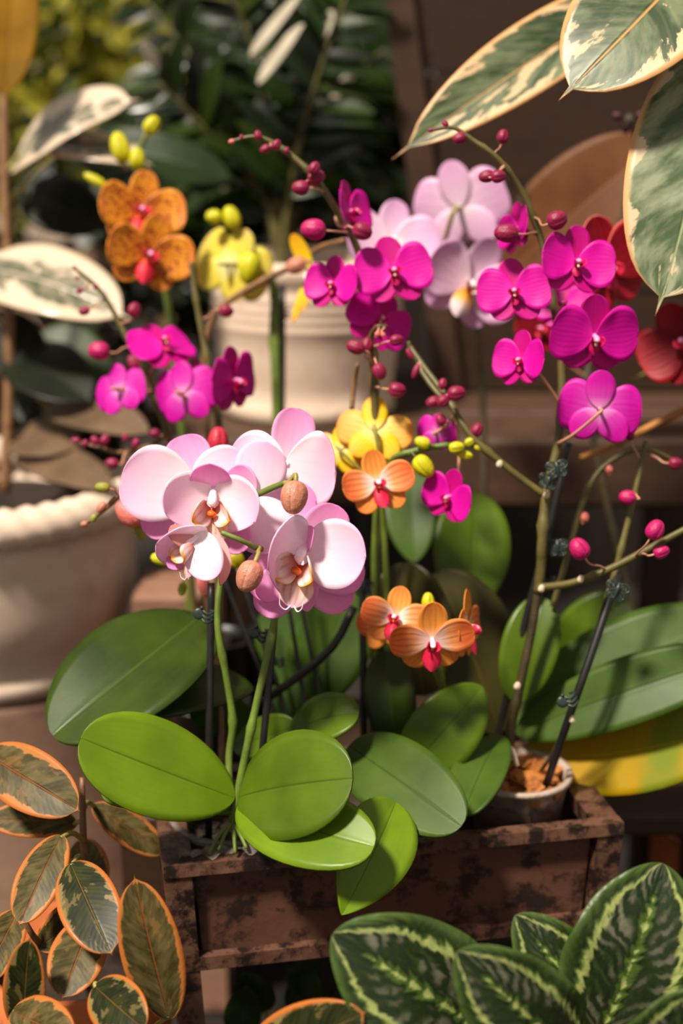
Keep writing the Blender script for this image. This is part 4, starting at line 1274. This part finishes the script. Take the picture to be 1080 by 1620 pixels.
stem('flower_spike', [(690, 1225, 1.13), (700, 1120, 1.12), (694, 1040, 1.11), (676, 985, 1.10), (640, 950, 1.10)], [6, 6, 5, 5, 4], 'spike_green', ol, 30)
flower(ol, 626, 976, 1.07, 110, -14, 8, -10, 'orange', 1, (672, 985, 1.10))
flower(ol, 683, 1012, 1.05, 136, 4, -24, 0, 'orange', 0, (690, 1030, 1.11))
flower(ol, 738, 992, 1.075, 124, 70, 0, -6, 'orange', 0, (695, 1040, 1.11))
flower(ol, 604, 990, 1.105, 96, 150, 6, -10, 'orange', 0, (660, 970, 1.10))
bud(ol, 677, 953, 1.075, 32, 22, 92, 'bud_yellow', (680, 990, 1.10))

# ------------------------------------------------------------------ 5. lilac orchid behind
li = thing('lilac_orchid', 'large pale lilac moth orchid blurred behind the magenta blooms', 'orchid', P(760, 1030, 1.36))
stem('flower_spike', [(760, 1030, 1.36), (765, 800, 1.36), (762, 620, 1.36), (745, 480, 1.35), (700, 400, 1.34), (668, 380, 1.33)], [6, 6, 5.5, 5, 5, 4], 'spike_dark', li, 40, [(.4, .3)])
flower(li, 618, 385, 1.27, 150, 14, 8, -8, 'lilac', 1, (668, 380, 1.33), 'pedicel_green')
flower(li, 728, 330, 1.31, 158, 158, 16, -6, 'lilac', 0, (700, 400, 1.34), 'pedicel_green', 4)
flower(li, 742, 448, 1.25, 164, 14, -12, -26, 'lilac', 1, (740, 470, 1.35), 'pedicel_green')

# ------------------------------------------------------------------ 6. red orchid at the right
rd = thing('red_orchid', 'red moth orchid half hidden behind the right magenta blooms', 'orchid', P(1010, 1000, 1.34))
stem('flower_spike', [(1010, 1000, 1.34), (960, 800, 1.34), (930, 640, 1.33), (935, 560, 1.33), (965, 470, 1.32), (990, 420, 1.32)], [6, 6, 6, 6, 5, 4], 'spike_dark', rd, 36, [(.5, .4)])
flower(rd, 955, 424, 1.17, 186, 26, -10, 26, 'red', 1, (965, 470, 1.32), 'pedicel_green')
flower(rd, 1082, 540, 1.17, 150, -30, 0, 30, 'maroon', 1, (1000, 600, 1.33), 'pedicel_green')
flower(rd, 850, 520, 1.27, 90, 20, 0, 0, 'maroon', 1, (930, 600, 1.33))
bud(rd, 965, 450, 1.26, 44, 34, 100, 'bud_green', (975, 500, 1.32))
bud(rd, 995, 190, 1.30, 20, 18, 90, 'spike_dark')
stem('flower_spike', [(990, 420, 1.32), (1012, 330, 1.32), (1010, 240, 1.31), (995, 195, 1.30)], [4, 4, 3, 3], 'spike_dark', rd, 20)
for a in ((976, 184, 1.30, 16, 13, 160, 'maroon_bud'), (1012, 182, 1.30, 16, 13, 40, 'maroon_bud'), (990, 204, 1.29, 16, 12, 260, 'maroon_bud')):
    if 'maroon_bud' not in M:
        bud_mat('maroon_bud', C(70, 24, 36))
    bud(rd, *a)

# ------------------------------------------------------------------ 7. magenta orchid at the left
ml = thing('magenta_orchid', 'magenta moth orchid at the left behind the pale pink flowers', 'orchid', P(330, 1110, 1.27))
stem('flower_spike', [(322, 1110, 1.27), (300, 900, 1.25), (285, 760, 1.24), (262, 675, 1.23), (232, 600, 1.22), (196, 525, 1.22), (160, 462, 1.22), (118, 424, 1.22)], [6, 6, 6, 5.5, 5, 4.5, 3.5, 2.5], 'spike_olive', ml, 50, [(.5, .3), (.7, .3)])
stem('flower_spike', [(335, 1110, 1.27), (350, 900, 1.25), (348, 700, 1.23), (336, 610, 1.22), (320, 530, 1.22), (308, 460, 1.22), (302, 415, 1.22)], [6, 6, 6, 5.5, 5, 4.5, 3.5], 'spike_olive', ml, 50, [(.6, .3), (.8, .3)])
stem('flower_spike', [(278, 735, 1.24), (266, 692, 1.23), (235, 706, 1.22), (190, 716, 1.21), (150, 706, 1.21), (112, 698, 1.21)], [4, 4, 4, 3.5, 3, 2], 'spike_brown', ml, 26, [(.5, .3)])
flower(ml, 256, 545, 1.21, 112, 30, 40, 12, 'magenta', 2, (232, 600, 1.22))
flower(ml, 190, 618, 1.20, 94, 155, -6, -14, 'magenta_rear', 0, (240, 620, 1.22))
flower(ml, 290, 622, 1.19, 112, 160, 4, -8, 'magenta_rear', 1, (338, 640, 1.22))
flower(ml, 368, 602, 1.20, 118, 60, -6, 16, 'magenta', 0, (338, 620, 1.22))
flower(ml, 318, 606, 1.24, 90, 120, 10, 0, 'magenta', 2, (336, 600, 1.22))
for a in ((156, 555, 1.20, 34, 31, 170, 'bud_pink', (205, 548, 1.22)), (212, 490, 1.21, 24, 21, 70, 'bud_magenta', (190, 515, 1.22)), (133, 492, 1.21, 18, 15, 200, 'bud_magenta', (165, 475, 1.22)), (126, 460, 1.22, 11, 10, 200, 'bud_magenta', (145, 446, 1.22)),
          (118, 424, 1.22, 8, 7, 120, 'bud_magenta'), (151, 453, 1.21, 9, 8, 60, 'bud_magenta'), (122, 440, 1.22, 8, 6, 180, 'bud_magenta'), (358, 492, 1.21, 23, 21, -10, 'bud_magenta', (322, 505, 1.22)), (212, 575, 1.22, 30, 22, 120, 'bud_magenta', (226, 595, 1.22)),
          (243, 685, 1.21, 20, 17, 160, 'bud_magenta', (258, 692, 1.225)), (177, 733, 1.20, 21, 18, 170, 'bud_magenta', (200, 716, 1.21)), (150, 697, 1.20, 17, 14, 120, 'bud_magenta'), (166, 696, 1.20, 19, 16, 60, 'bud_magenta'), (120, 697, 1.21, 16, 11, 170, 'bud_magenta'), (135, 702, 1.20, 13, 11, 250, 'bud_magenta'), (198, 692, 1.205, 14, 11, 110, 'bud_magenta'), (215, 702, 1.205, 18, 14, 250, 'bud_magenta')):
    bud(ml, *a)
lf(ml, (330, 1080, 1.24), (262, 1010, 1.20), 60, 'leaf_dry', (.1, .9, .3), fold=.5)
# salmon orchid peeping out behind the pink flowers
sa = thing('salmon_orchid', 'salmon budded orchid peeping out left of and behind the pink flowers', 'orchid', P(352, 1240, 1.12))
stem('flower_spike', [(352, 1240, 1.12), (348, 1105, 1.15), (330, 960, 1.17), (290, 860, 1.15), (225, 800, 1.12), (195, 782, 1.10), (165, 806, 1.10), (130, 832, 1.10)], [5, 5, 5, 4.5, 4, 3.5, 3], 'spike_brown', sa, 40, [(.8, .4)])
for a in ((204, 812, 1.09, 50, 38, 135, 'bud_salmon', (225, 800, 1.12)), (220, 838, 1.10, 34, 20, -70, 'bud_green', (228, 802, 1.12)), (162, 771, 1.09, 24, 17, 170, 'bud_green', (190, 784, 1.10)), (160, 803, 1.09, 20, 14, -130, 'bud_brown'), (148, 820, 1.09, 14, 10, -120, 'bud_green'), (133, 829, 1.10, 12, 10, 190, 'bud_brown'),
          (345, 697, 1.10, 44, 34, 90, 'red_bud', (352, 760, 1.12)), (255, 884, 1.10, 34, 22, 170, 'bud_yellow', (290, 870, 1.15)), (288, 932, 1.12, 22, 14, -100, 'bud_green', (300, 905, 1.15)), (322, 925, 1.10, 40, 20, -80, 'bud_salmon', (318, 900, 1.15)), (372, 885, 1.12, 30, 30, -40, 'bud_yellow', (340, 900, 1.15))):
    if 'red_bud' not in M:
        bud_mat('red_bud', C(196, 44, 66))
    bud(sa, *a)

# ------------------------------------------------------------------ 8. amber orchid and pale yellow one at the upper left
am = thing('amber_orchid', 'amber orchid with dark red freckles at upper left', 'orchid', P(300, 1010, 1.40))
stem('flower_spike', [(300, 1010, 1.40), (296, 800, 1.38), (280, 600, 1.36), (262, 460, 1.35), (240, 380, 1.34), (222, 300, 1.33), (216, 250, 1.33), (230, 215, 1.33), (240, 195, 1.33)], [6, 6, 6, 5.5, 5, 5, 5, 4, 3], 'spike_green', am, 50, [(.6, .3)])
flower(am, 222, 334, 1.29, 140, 22, 4, -8, 'amber', 1, (238, 375, 1.34))
flower(am, 236, 402, 1.28, 140, 18, -6, -14, 'amber', 1, (244, 400, 1.34))
bud(am, 190, 233, 1.30, 50, 32, 105, 'bud_yellow', (214, 255, 1.33), 'pedicel_green', pr=3)
bud(am, 217, 251, 1.30, 34, 27, 90, 'bud_yellow', (218, 275, 1.33), 'pedicel_green', pr=3)
bud(am, 240, 198, 1.30, 32, 26, 60, 'bud_yellow', (230, 218, 1.33), 'pedicel_green', pr=3)
bud(am, 150, 285, 1.33, 40, 16, 150, 'bud_yellow', (215, 310, 1.33), 'pedicel_green', pr=3)
py_ = thing('pale_yellow_orchid', 'pale yellow orchid left of the ribbed pot, seen from behind', 'orchid', P(436, 1010, 1.40))
stem('flower_spike', [(436, 1010, 1.40), (437, 800, 1.36), (438, 640, 1.34), (434, 520, 1.34), (434, 460, 1.34), (416, 420, 1.34), (384, 392, 1.34), (370, 350, 1.34)], [8, 8, 8, 8, 7, 5, 4, 3], 'spike_green', py_, 50, [(.4, .3), (.55, .3)])
flower(py_, 362, 420, 1.32, 138, 155, 4, 30, 'pale_yellow', 1, (410, 416, 1.34), 'pedicel_green')
for a in ((366, 344, 1.31, 38, 28, 110, 'bud_yellow', (375, 372, 1.34)), (338, 343, 1.31, 26, 24, 170, 'bud_yellow', (366, 355, 1.34)), (394, 424, 1.30, 50, 38, -100, 'bud_yellow', (405, 405, 1.34))):
    bud(py_, *a, pmat='pedicel_green', pr=3)
stake([(446, 450, 1.37), (446, 600, 1.37), (444, 800, 1.38), (440, 1010, 1.40)], 'black stake behind the green stem in front of the ribbed pot', 5.5)
clip(444, 495, 1.345, 'dark clip on the green stem in front of the ribbed pot', 0, 'disc', .9)
# small red and white bloom with yellow ribbons
rw = thing('ribbon_orchid', 'small orchid with red lip and narrow yellow petals left of the middle magenta blooms', 'orchid', P(345, 1010, 1.33))
stem('flower_spike', [(345, 1010, 1.33), (338, 800, 1.30), (322, 600, 1.29), (334, 510, 1.28), (372, 470, 1.27), (430, 437, 1.26), (470, 418, 1.25), (505, 392, 1.24), (545, 380, 1.22)], [5, 5, 5, 5, 5, 5, 4.5, 4.5, 4], 'spike_brown', rw, 50, [(.6, .3), (.75, .3)])
bud(rw, 468, 420, 1.23, 34, 28, 200, 'bud_brown', (480, 412, 1.25))
rc = P(490, 440, 1.235)
v, f, u = tube_data([P(500, 425, 1.25), P(494, 436, 1.235), P(486, 440, 1.225)], [.003, .005, .004], 8, 8)
rf = put('flower', v, f, 'column_white', rw, u, origin=rc)
for nm, b, t, w, mt, kw in (('petal', (492, 430, 1.24), (462, 370, 1.235), 26, 'yellow_petal', {}), ('petal', (488, 436, 1.24), (463, 510, 1.23), 14, 'yellow_petal', {}), ('petal', (490, 438, 1.24), (476, 492, 1.23), 16, 'yellow_petal', {}), ('lip', (498, 440, 1.235), (535, 468, 1.22), 40, 'crimson_lip', {}), ('lip', (492, 442, 1.235), (500, 474, 1.22), 26, 'crimson_lip', {})):
    blade(nm, rf, b, t, w, mt, (0, .9, .3), ab=(.55, .5), th=.0008, base=.1, **kw)
# dry brown stick crossing at the right
plain('dry_cane', C(170, 112, 54), .5, var=.3, scale=80)
tag(stem('dry_stick', [(918, 724, 1.24), (965, 706, 1.23), (1010, 684, 1.22), (1095, 642, 1.20)], [4, 5.5, 6, 6.5], 'dry_cane', None, 24, [(.45, .3)]),
    'tan dry cane slanting across at the right below the magenta blooms', 'cane')


# ------------------------------------------------------------------ rubber plants
def rub(root, b, t, w, mat, n=(0, .9, .4), stemto=None, **kw):
    k = dict(ab=(.55, .58), fold=.10, arch=.05, th=.0012, nu=30, nv=14, tip=.08, ruf=.012, rfreq=1.5)
    k.update(kw)
    o = blade('leaf', root, b, t, w, mat, n, **k)
    if stemto:
        tube('leaf_stalk', [P(*stemto), P(*stemto).lerp(P(*b), .5) + Vector((0, 0, .004)), P(*b).lerp(P(*t), .03)], [.0022, .002, .0018], 'pedicel_green', root, 8, 7)
    return o


rb = thing('rubber_plant', 'rubber plant with cream edged grey green leaves reaching in at upper right', 'plant', (TRc.x, TRc.y, TRc.z - .03))
stem('stem', [(1168, 1260, 1.36), (1200, 900, 1.28), (1215, 500, 1.2), (1190, 200, 1.14), (1180, -60, 1.12)], [12, 12, 11, 9, 7], 'spike_brown', rb, 30)
rub(rb, (1122, -88, 1.07), (883, 160, 1.03), 205, 'varieg_cream', (-.15, .75, .65), (1180, -50, 1.12), bow=-.05, arch=.08, ab=(.5, .5))
rub(rb, (1010, -10, 1.22), (620, 252, 1.18), 118, 'varieg_cream', (.1, .8, .6), (1188, 150, 1.15), arch=.03, fold=.25, ab=(.5, .62))
rub(rb, (1118, 70, 1.06), (1036, 500, 1.04), 205, 'varieg_silver', (-.2, .9, .35), (1190, 150, 1.14), bow=-.04, arch=.05, ab=(.5, .48))
rub(rb, (1040, 225, 1.36), (770, 460, 1.42), 165, 'leaf_terracotta', (.1, .85, .5), (1205, 300, 1.2), arch=.04)

rl = thing('rubber_plant', 'blurred rubber plant with pale shining leaves in the rope rimmed pot', 'plant', (RP.x, RP.y, RP.z - .02))
stem('stem', [(8, 780, 1.5), (14, 600, 1.5), (12, 420, 1.5), (6, 200, 1.5), (14, -40, 1.5)], [9, 9, 8, 8, 6], 'spike_brown', rl, 30)
rub(rl, (20, 268, 1.50), (222, 158, 1.46), 112, 'leaf_glare', (-.3, .4, .85), (10, 270, 1.5), arch=.10, ab=(.5, .5))
rub(rl, (48, 232, 1.50), (242, 262, 1.44), 66, 'leaf_glare', (0, .45, .9), (10, 275, 1.5), arch=.06)
rub(rl, (95, 232, 1.60), (385, 290, 1.56), 96, 'leaf_glossy', (0, .7, .7), (12, 330, 1.5), arch=.06)
rub(rl, (-40, 425, 1.50), (210, 508, 1.42), 118, 'leaf_glare', (0, .65, .75), (12, 420, 1.5), arch=.08, ab=(.5, .5))
rub(rl, (20, -60, 1.48), (10, 170, 1.40), 96, 'leaf_ochre', (.1, .95, .2), (12, -40, 1.5))
rub(rl, (40, 300, 1.55), (170, 370, 1.52), 100, 'leaf_dark', (.2, .8, .5), (10, 320, 1.5))
rub(rl, (20, 560, 1.52), (150, 640, 1.44), 100, 'leaf_dark', (.2, .7, .6), (13, 540, 1.5))
rub(rl, (70, 640, 1.50), (250, 690, 1.40), 64, 'leaf_brown', (.1, .7, .7), (13, 600, 1.5))
rub(rl, (20, 690, 1.52), (130, 710, 1.46), 76, 'leaf_brown', (.1, .6, .8), (13, 660, 1.5))
rub(rl, (-20, 500, 1.52), (70, 600, 1.5), 90, 'leaf_dark', (.1, .8, .6), (13, 520, 1.5))
rub(rl, (60, 530, 1.60), (180, 600, 1.58), 90, 'leaf_forest', (.1, .8, .6), (13, 560, 1.5))
rub(rl, (10, 610, 1.56), (210, 740, 1.5), 90, 'leaf_dark', (0, .8, .6), (13, 620, 1.5))
rub(rl, (30, 720, 1.50), (190, 780, 1.40), 60, 'leaf_brown', (.1, .6, .8), (13, 700, 1.5))

rw2 = thing('rubber_plant', 'small rubber plant with pink orange edged leaves at lower left', 'plant', (TLc.x, TLc.y, TLc.z - .03))
stem('stem', [(125, 1520, 1.10), (138, 1440, 1.06), (132, 1330, 1.04), (130, 1230, 1.04)], [7, 7, 6, 4], 'spike_brown', rw2, 20)
stem('stem', [(110, 1530, 1.10), (60, 1490, 1.0), (30, 1440, .98)], [6, 5, 4], 'spike_brown', rw2, 16)
for b, t, w, m_, n, st in (
        ((-25, 1192, 1.04), (128, 1284, 1.0), 92, 'varieg_rose', (0, .8, .6), None),
        ((122, 1304, 1.06), (-22, 1296, 1.05), 50, 'varieg_rose', (0, .7, .7), (132, 1310, 1.04)),
        ((98, 1322, 1.0), (30, 1466, .96), 72, 'varieg_rose', (-.1, .9, .4), (132, 1330, 1.04)),
        ((112, 1366, .98), (178, 1512, .93), 92, 'varieg_dark', (.1, .85, .5), (134, 1360, 1.05)),
        ((150, 1450, .98), (98, 1582, .94), 88, 'varieg_rose', (-.1, .9, .4), (136, 1420, 1.05)),
        ((268, 1612, .95), (212, 1384, .93), 96, 'varieg_rose', (.1, .95, .2), (215, 1660, 1.0)),
        ((146, 1274, 1.08), (260, 1352, 1.09), 48, 'varieg_rose', (.1, .7, .7), (132, 1280, 1.04)),
        ((40, 1640, .96), (48, 1480, .92), 70, 'varieg_dark', (-.1, .9, .3), (70, 1680, 1.0)),
        ((150, 1560, .94), (232, 1632, .90), 80, 'varieg_dark', (0, .8, .6), (130, 1500, 1.05)),
        ((60, 1500, 1.0), (170, 1420, 1.02), 70, 'varieg_rose', (0, .9, .4), (110, 1520, 1.08)),
        ((20, 1600, .94), (120, 1650, .90), 70, 'varieg_rose', (0, .7, .7), (90, 1600, 1.0)),
        ((30, 1440, 1.0), (-30, 1560, .96), 66, 'varieg_rose', (0, .9, .4), (40, 1450, .99)),
        ((165, 1400, 1.08), (120, 1330, 1.10), 60, 'varieg_rose', (0, .9, .4), (136, 1400, 1.06))):
    rub(rw2, b, t, w, m_, n, st, ab=(.55, .5), tip=.04, fold=.14, th=.0009)
# ------------------------------------------------------------------ striped leaf plant, lower right
ca = thing('calathea', 'plant with dark green leaves feathered in pale green at lower right', 'plant', (TCc.x, TCc.y, TCc.z - .03))
for b, t, w, n in (((775, 1640, .92), (526, 1478, .87), 205, (-.1, .75, .65)), ((905, 1668, .90), (722, 1506, .85), 165, (-.05, .85, .5)),
                   ((965, 1640, .93), (815, 1448, .91), 130, (.1, .85, .5)), ((948, 1635, .92), (1048, 1366, .91), 225, (.1, .95, .35)),
                   ((1000, 1700, .88), (1130, 1560, .84), 150, (.2, .8, .5))):
    blade('leaf', ca, b, t, w, 'calathea_leaf', n, ab=(.50, .60), arch=.08, fold=.08, ruf=.03, rfreq=2.6, th=.0009, nu=30, nv=14)
    tube('leaf_stalk', [(TCc.x, TCc.y, TCc.z - .03), P(*b).lerp(Vector((TCc.x, TCc.y, TCc.z)), .4), P(*b).lerp(P(*t), .03)], [.003, .0028, .0022], 'pedicel_green', ca, 10, 7)
rub(ca, (395, 1690, .90), (580, 1600, .86), 110, 'varieg_dark', (0, .8, .6), (700, 1800, .93), tip=.03)
# dark leaves in the shade under the planter
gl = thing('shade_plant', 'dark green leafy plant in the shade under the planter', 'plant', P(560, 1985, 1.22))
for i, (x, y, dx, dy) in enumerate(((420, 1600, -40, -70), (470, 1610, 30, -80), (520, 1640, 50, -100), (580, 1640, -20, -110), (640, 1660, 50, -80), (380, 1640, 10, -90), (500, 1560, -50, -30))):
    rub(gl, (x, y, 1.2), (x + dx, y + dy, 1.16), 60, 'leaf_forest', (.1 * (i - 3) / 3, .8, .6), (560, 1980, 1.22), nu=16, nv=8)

# ------------------------------------------------------------------ feathery plant in the ribbed pot
zz = thing('feathery_palm', 'tall dark green plant with feathery fronds in the ribbed pale pot', 'plant', (CP.x, CP.y, bz + hc * .88))
LFT = {}


def leaflet(key, L_, W_, mat):
    k = (key, mat)
    if k not in LFT:
        v, f, u = blade_data(Vector((0, 0, 0)), Vector((0, L_, 0)), W_, Vector((0, 0, 1)), ab=(.55, .65), fold=.15, arch=.05, nu=10, nv=4)
        LFT[k] = mesh('leaflet', v, f, mat, u)
    return LFT[k]


def frond(root, pix, n, ln, w, mats, rpx=5, start=.25, droop=.3, seed=0, smat='spike_olive'):
    rnd = random.Random(seed)
    st = stem('frond', pix, [rpx, rpx * .9, rpx * .6, rpx * .3], smat, root, 30)
    cl = catmull([P(*p) for p in pix], 60)
    ro = org(root)
    for i in range(n):
        f = start + (1 - start) * i / (n - 1)
        j = min(int(f * 60), 59)
        c = cl[j]
        t = (cl[j + 1] - cl[j]).normalized()
        view = (CAMP - c).normalized()
        side = t.cross(view).normalized()
        for s in (1, -1):
            dr = (side * s * rnd.uniform(.75, 1) + t * rnd.uniform(.45, .8) + view * rnd.uniform(-.35, .5) + Vector((0, 0, -droop * rnd.random()))).normalized()
            up = (view * rnd.uniform(.4, 1) + Vector((0, 0, rnd.uniform(.2, 1.2))) + side * rnd.uniform(-.4, .4))
            x = dr.cross(up).normalized()
            z = x.cross(dr)
            o = bpy.data.objects.new('leaflet', leaflet('a', 1, w / ln, mats[rnd.randrange(len(mats))]))
            k = ln * rnd.uniform(.75, 1.15) * (1 - .4 * max(0, f - .7) / .3)
            o.matrix_local = Matrix.Translation(c - ro) @ (Matrix((x, dr, z)).transposed().to_4x4()) @ Matrix.Diagonal((k, k, k, 1))
            link(o, st)


bpix = (442, 560, 1.66)
FR = [([bpix, (436, 330, 1.66), (410, 120, 1.62), (350, -60, 1.58)], 15, 1), ([bpix, (444, 350, 1.68), (430, 200, 1.7), (380, 0, 1.74)], 14, 2), ([bpix, (455, 320, 1.64), (500, 130, 1.60), (560, -40, 1.58)], 14, 3),
      ([bpix, (440, 330, 1.72), (330, 130, 1.78), (230, 0, 1.8)], 15, 4), ([bpix, (465, 300, 1.72), (560, 120, 1.78), (680, 40, 1.8)], 14, 5), ([bpix, (425, 330, 1.66), (330, 210, 1.62), (250, 130, 1.6)], 12, 6), ([bpix, (470, 340, 1.74), (560, 240, 1.82), (640, 170, 1.84)], 12, 7),
      ([bpix, (440, 300, 1.80), (420, 100, 1.86), (470, -80, 1.9)], 14, 8), ([bpix, (420, 340, 1.76), (300, 280, 1.8), (200, 200, 1.84)], 12, 9)]
for pix, n, sd_ in FR:
    frond(zz, pix, n, .085, .024, ['leaf_dark', 'leaf_glossy', 'leaf_glossy', 'leaf_forest'], 6, .36, .4, sd_)


plain('blade_glint', C(196, 186, 166), .35, var=.2, scale=30, trans=.2)  # bright glints on lit fronds, painted as a light leaf colour
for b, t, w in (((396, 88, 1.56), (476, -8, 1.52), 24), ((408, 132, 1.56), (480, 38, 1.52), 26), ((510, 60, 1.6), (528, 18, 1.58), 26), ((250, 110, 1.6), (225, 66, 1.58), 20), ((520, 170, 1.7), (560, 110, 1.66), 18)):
    blade('glint_leaflet', zz, b, t, w, 'blade_glint', (-.2, .6, .75), ab=(.5, .6), fold=.2, th=.0008, nu=12, nv=6)
# ------------------------------------------------------------------ shrubs in the distance
def shrub(x, y, d, rpx, hpx, n, mats, label, seed, size=.06):
    rnd = random.Random(seed)
    c = P(x, y, d)
    r, h = rpx / FPX * d, hpx / FPX * d
    root = thing('shrub', label, 'shrub', (c.x, c.y, 0), 'shrubs far behind at upper left')
    tube('trunk', [(c.x, c.y, 0), (c.x + .02, c.y, c.z * .5), (c.x, c.y, c.z)], [.02, .015, .008], 'spike_brown', root, 8, 7)
    for k, mt in enumerate(mats):
        vs_, fs, uvs = [], [], []
        for i in range(n // len(mats)):
            while True:
                p = Vector((rnd.uniform(-1, 1), rnd.uniform(-1, 1), rnd.uniform(-1, 1)))
                if .3 < p.length < 1:
                    break
            q = c + Vector((p.x * r, p.y * r * .7, p.z * h))
            dr = Vector((rnd.gauss(0, 1), rnd.gauss(0, 1), rnd.gauss(-.2, .8))).normalized()
            s = size * rnd.uniform(.6, 1.4)
            v, f, u = blade_data(q, q + dr * s, s * .42, Vector((rnd.gauss(0, 1), rnd.gauss(-.5, 1), rnd.gauss(.6, 1))), nu=4, nv=2, fold=.1)
            b0 = len(vs_)
            vs_ += v
            fs += [tuple(a + b0 for a in g) for g in f]
            uvs += u
        o = put('foliage', vs_, fs, mt, root, uvs)
        o['kind'] = 'stuff'
    return root


shrub(120, 120, 2.6, 210, 170, 900, ['leaf_lime', 'leaf_lime', 'leaf_forest'], 'sunlit yellow green shrub far behind at upper left', 11)
shrub(20, 330, 2.5, 190, 190, 600, ['leaf_forest', 'leaf_lime'], 'mid green shrub far behind the pale left leaves', 12)
shrub(330, 60, 3.0, 220, 220, 700, ['leaf_forest', 'leaf_dark'], 'dark green shrub far behind the feathery fronds', 13)
shrub(270, 330, 2.3, 200, 200, 700, ['leaf_dark', 'leaf_forest'], 'dark shrub behind the amber orchid', 14)
shrub(470, 250, 2.25, 170, 260, 700, ['leaf_dark'], 'nearly black shrub behind the ribbed pot', 15)
shrub(60, 560, 2.2, 220, 200, 600, ['leaf_dark', 'leaf_brown'], 'dark brownish shrub behind the rope rimmed pot', 16)
shrub(-150, 60, 2.9, 220, 260, 600, ['leaf_lime', 'leaf_forest'], 'yellow green shrub at the far left edge', 17)
shrub(250, -60, 3.6, 330, 200, 900, ['leaf_lime', 'leaf_lime', 'leaf_forest'], 'hazy yellow green shrub highest in the far background', 18)
shrub(-560, 120, 3.0, 330, 330, 700, ['leaf_forest', 'leaf_lime'], 'broad green shrub beyond the left edge of the view', 21, .08)
shrub(-1000, 160, 3.2, 380, 360, 700, ['leaf_forest', 'leaf_dark'], 'dark green shrub farthest beyond the left edge', 22, .09)
shrub(-500, 700, 2.7, 330, 300, 500, ['leaf_dark', 'leaf_forest'], 'low dark shrub left of the rope rimmed pot', 23, .08)

# drop the build-time helper property
for o in bpy.data.objects:
    if 'org' in o:
        del o['org']
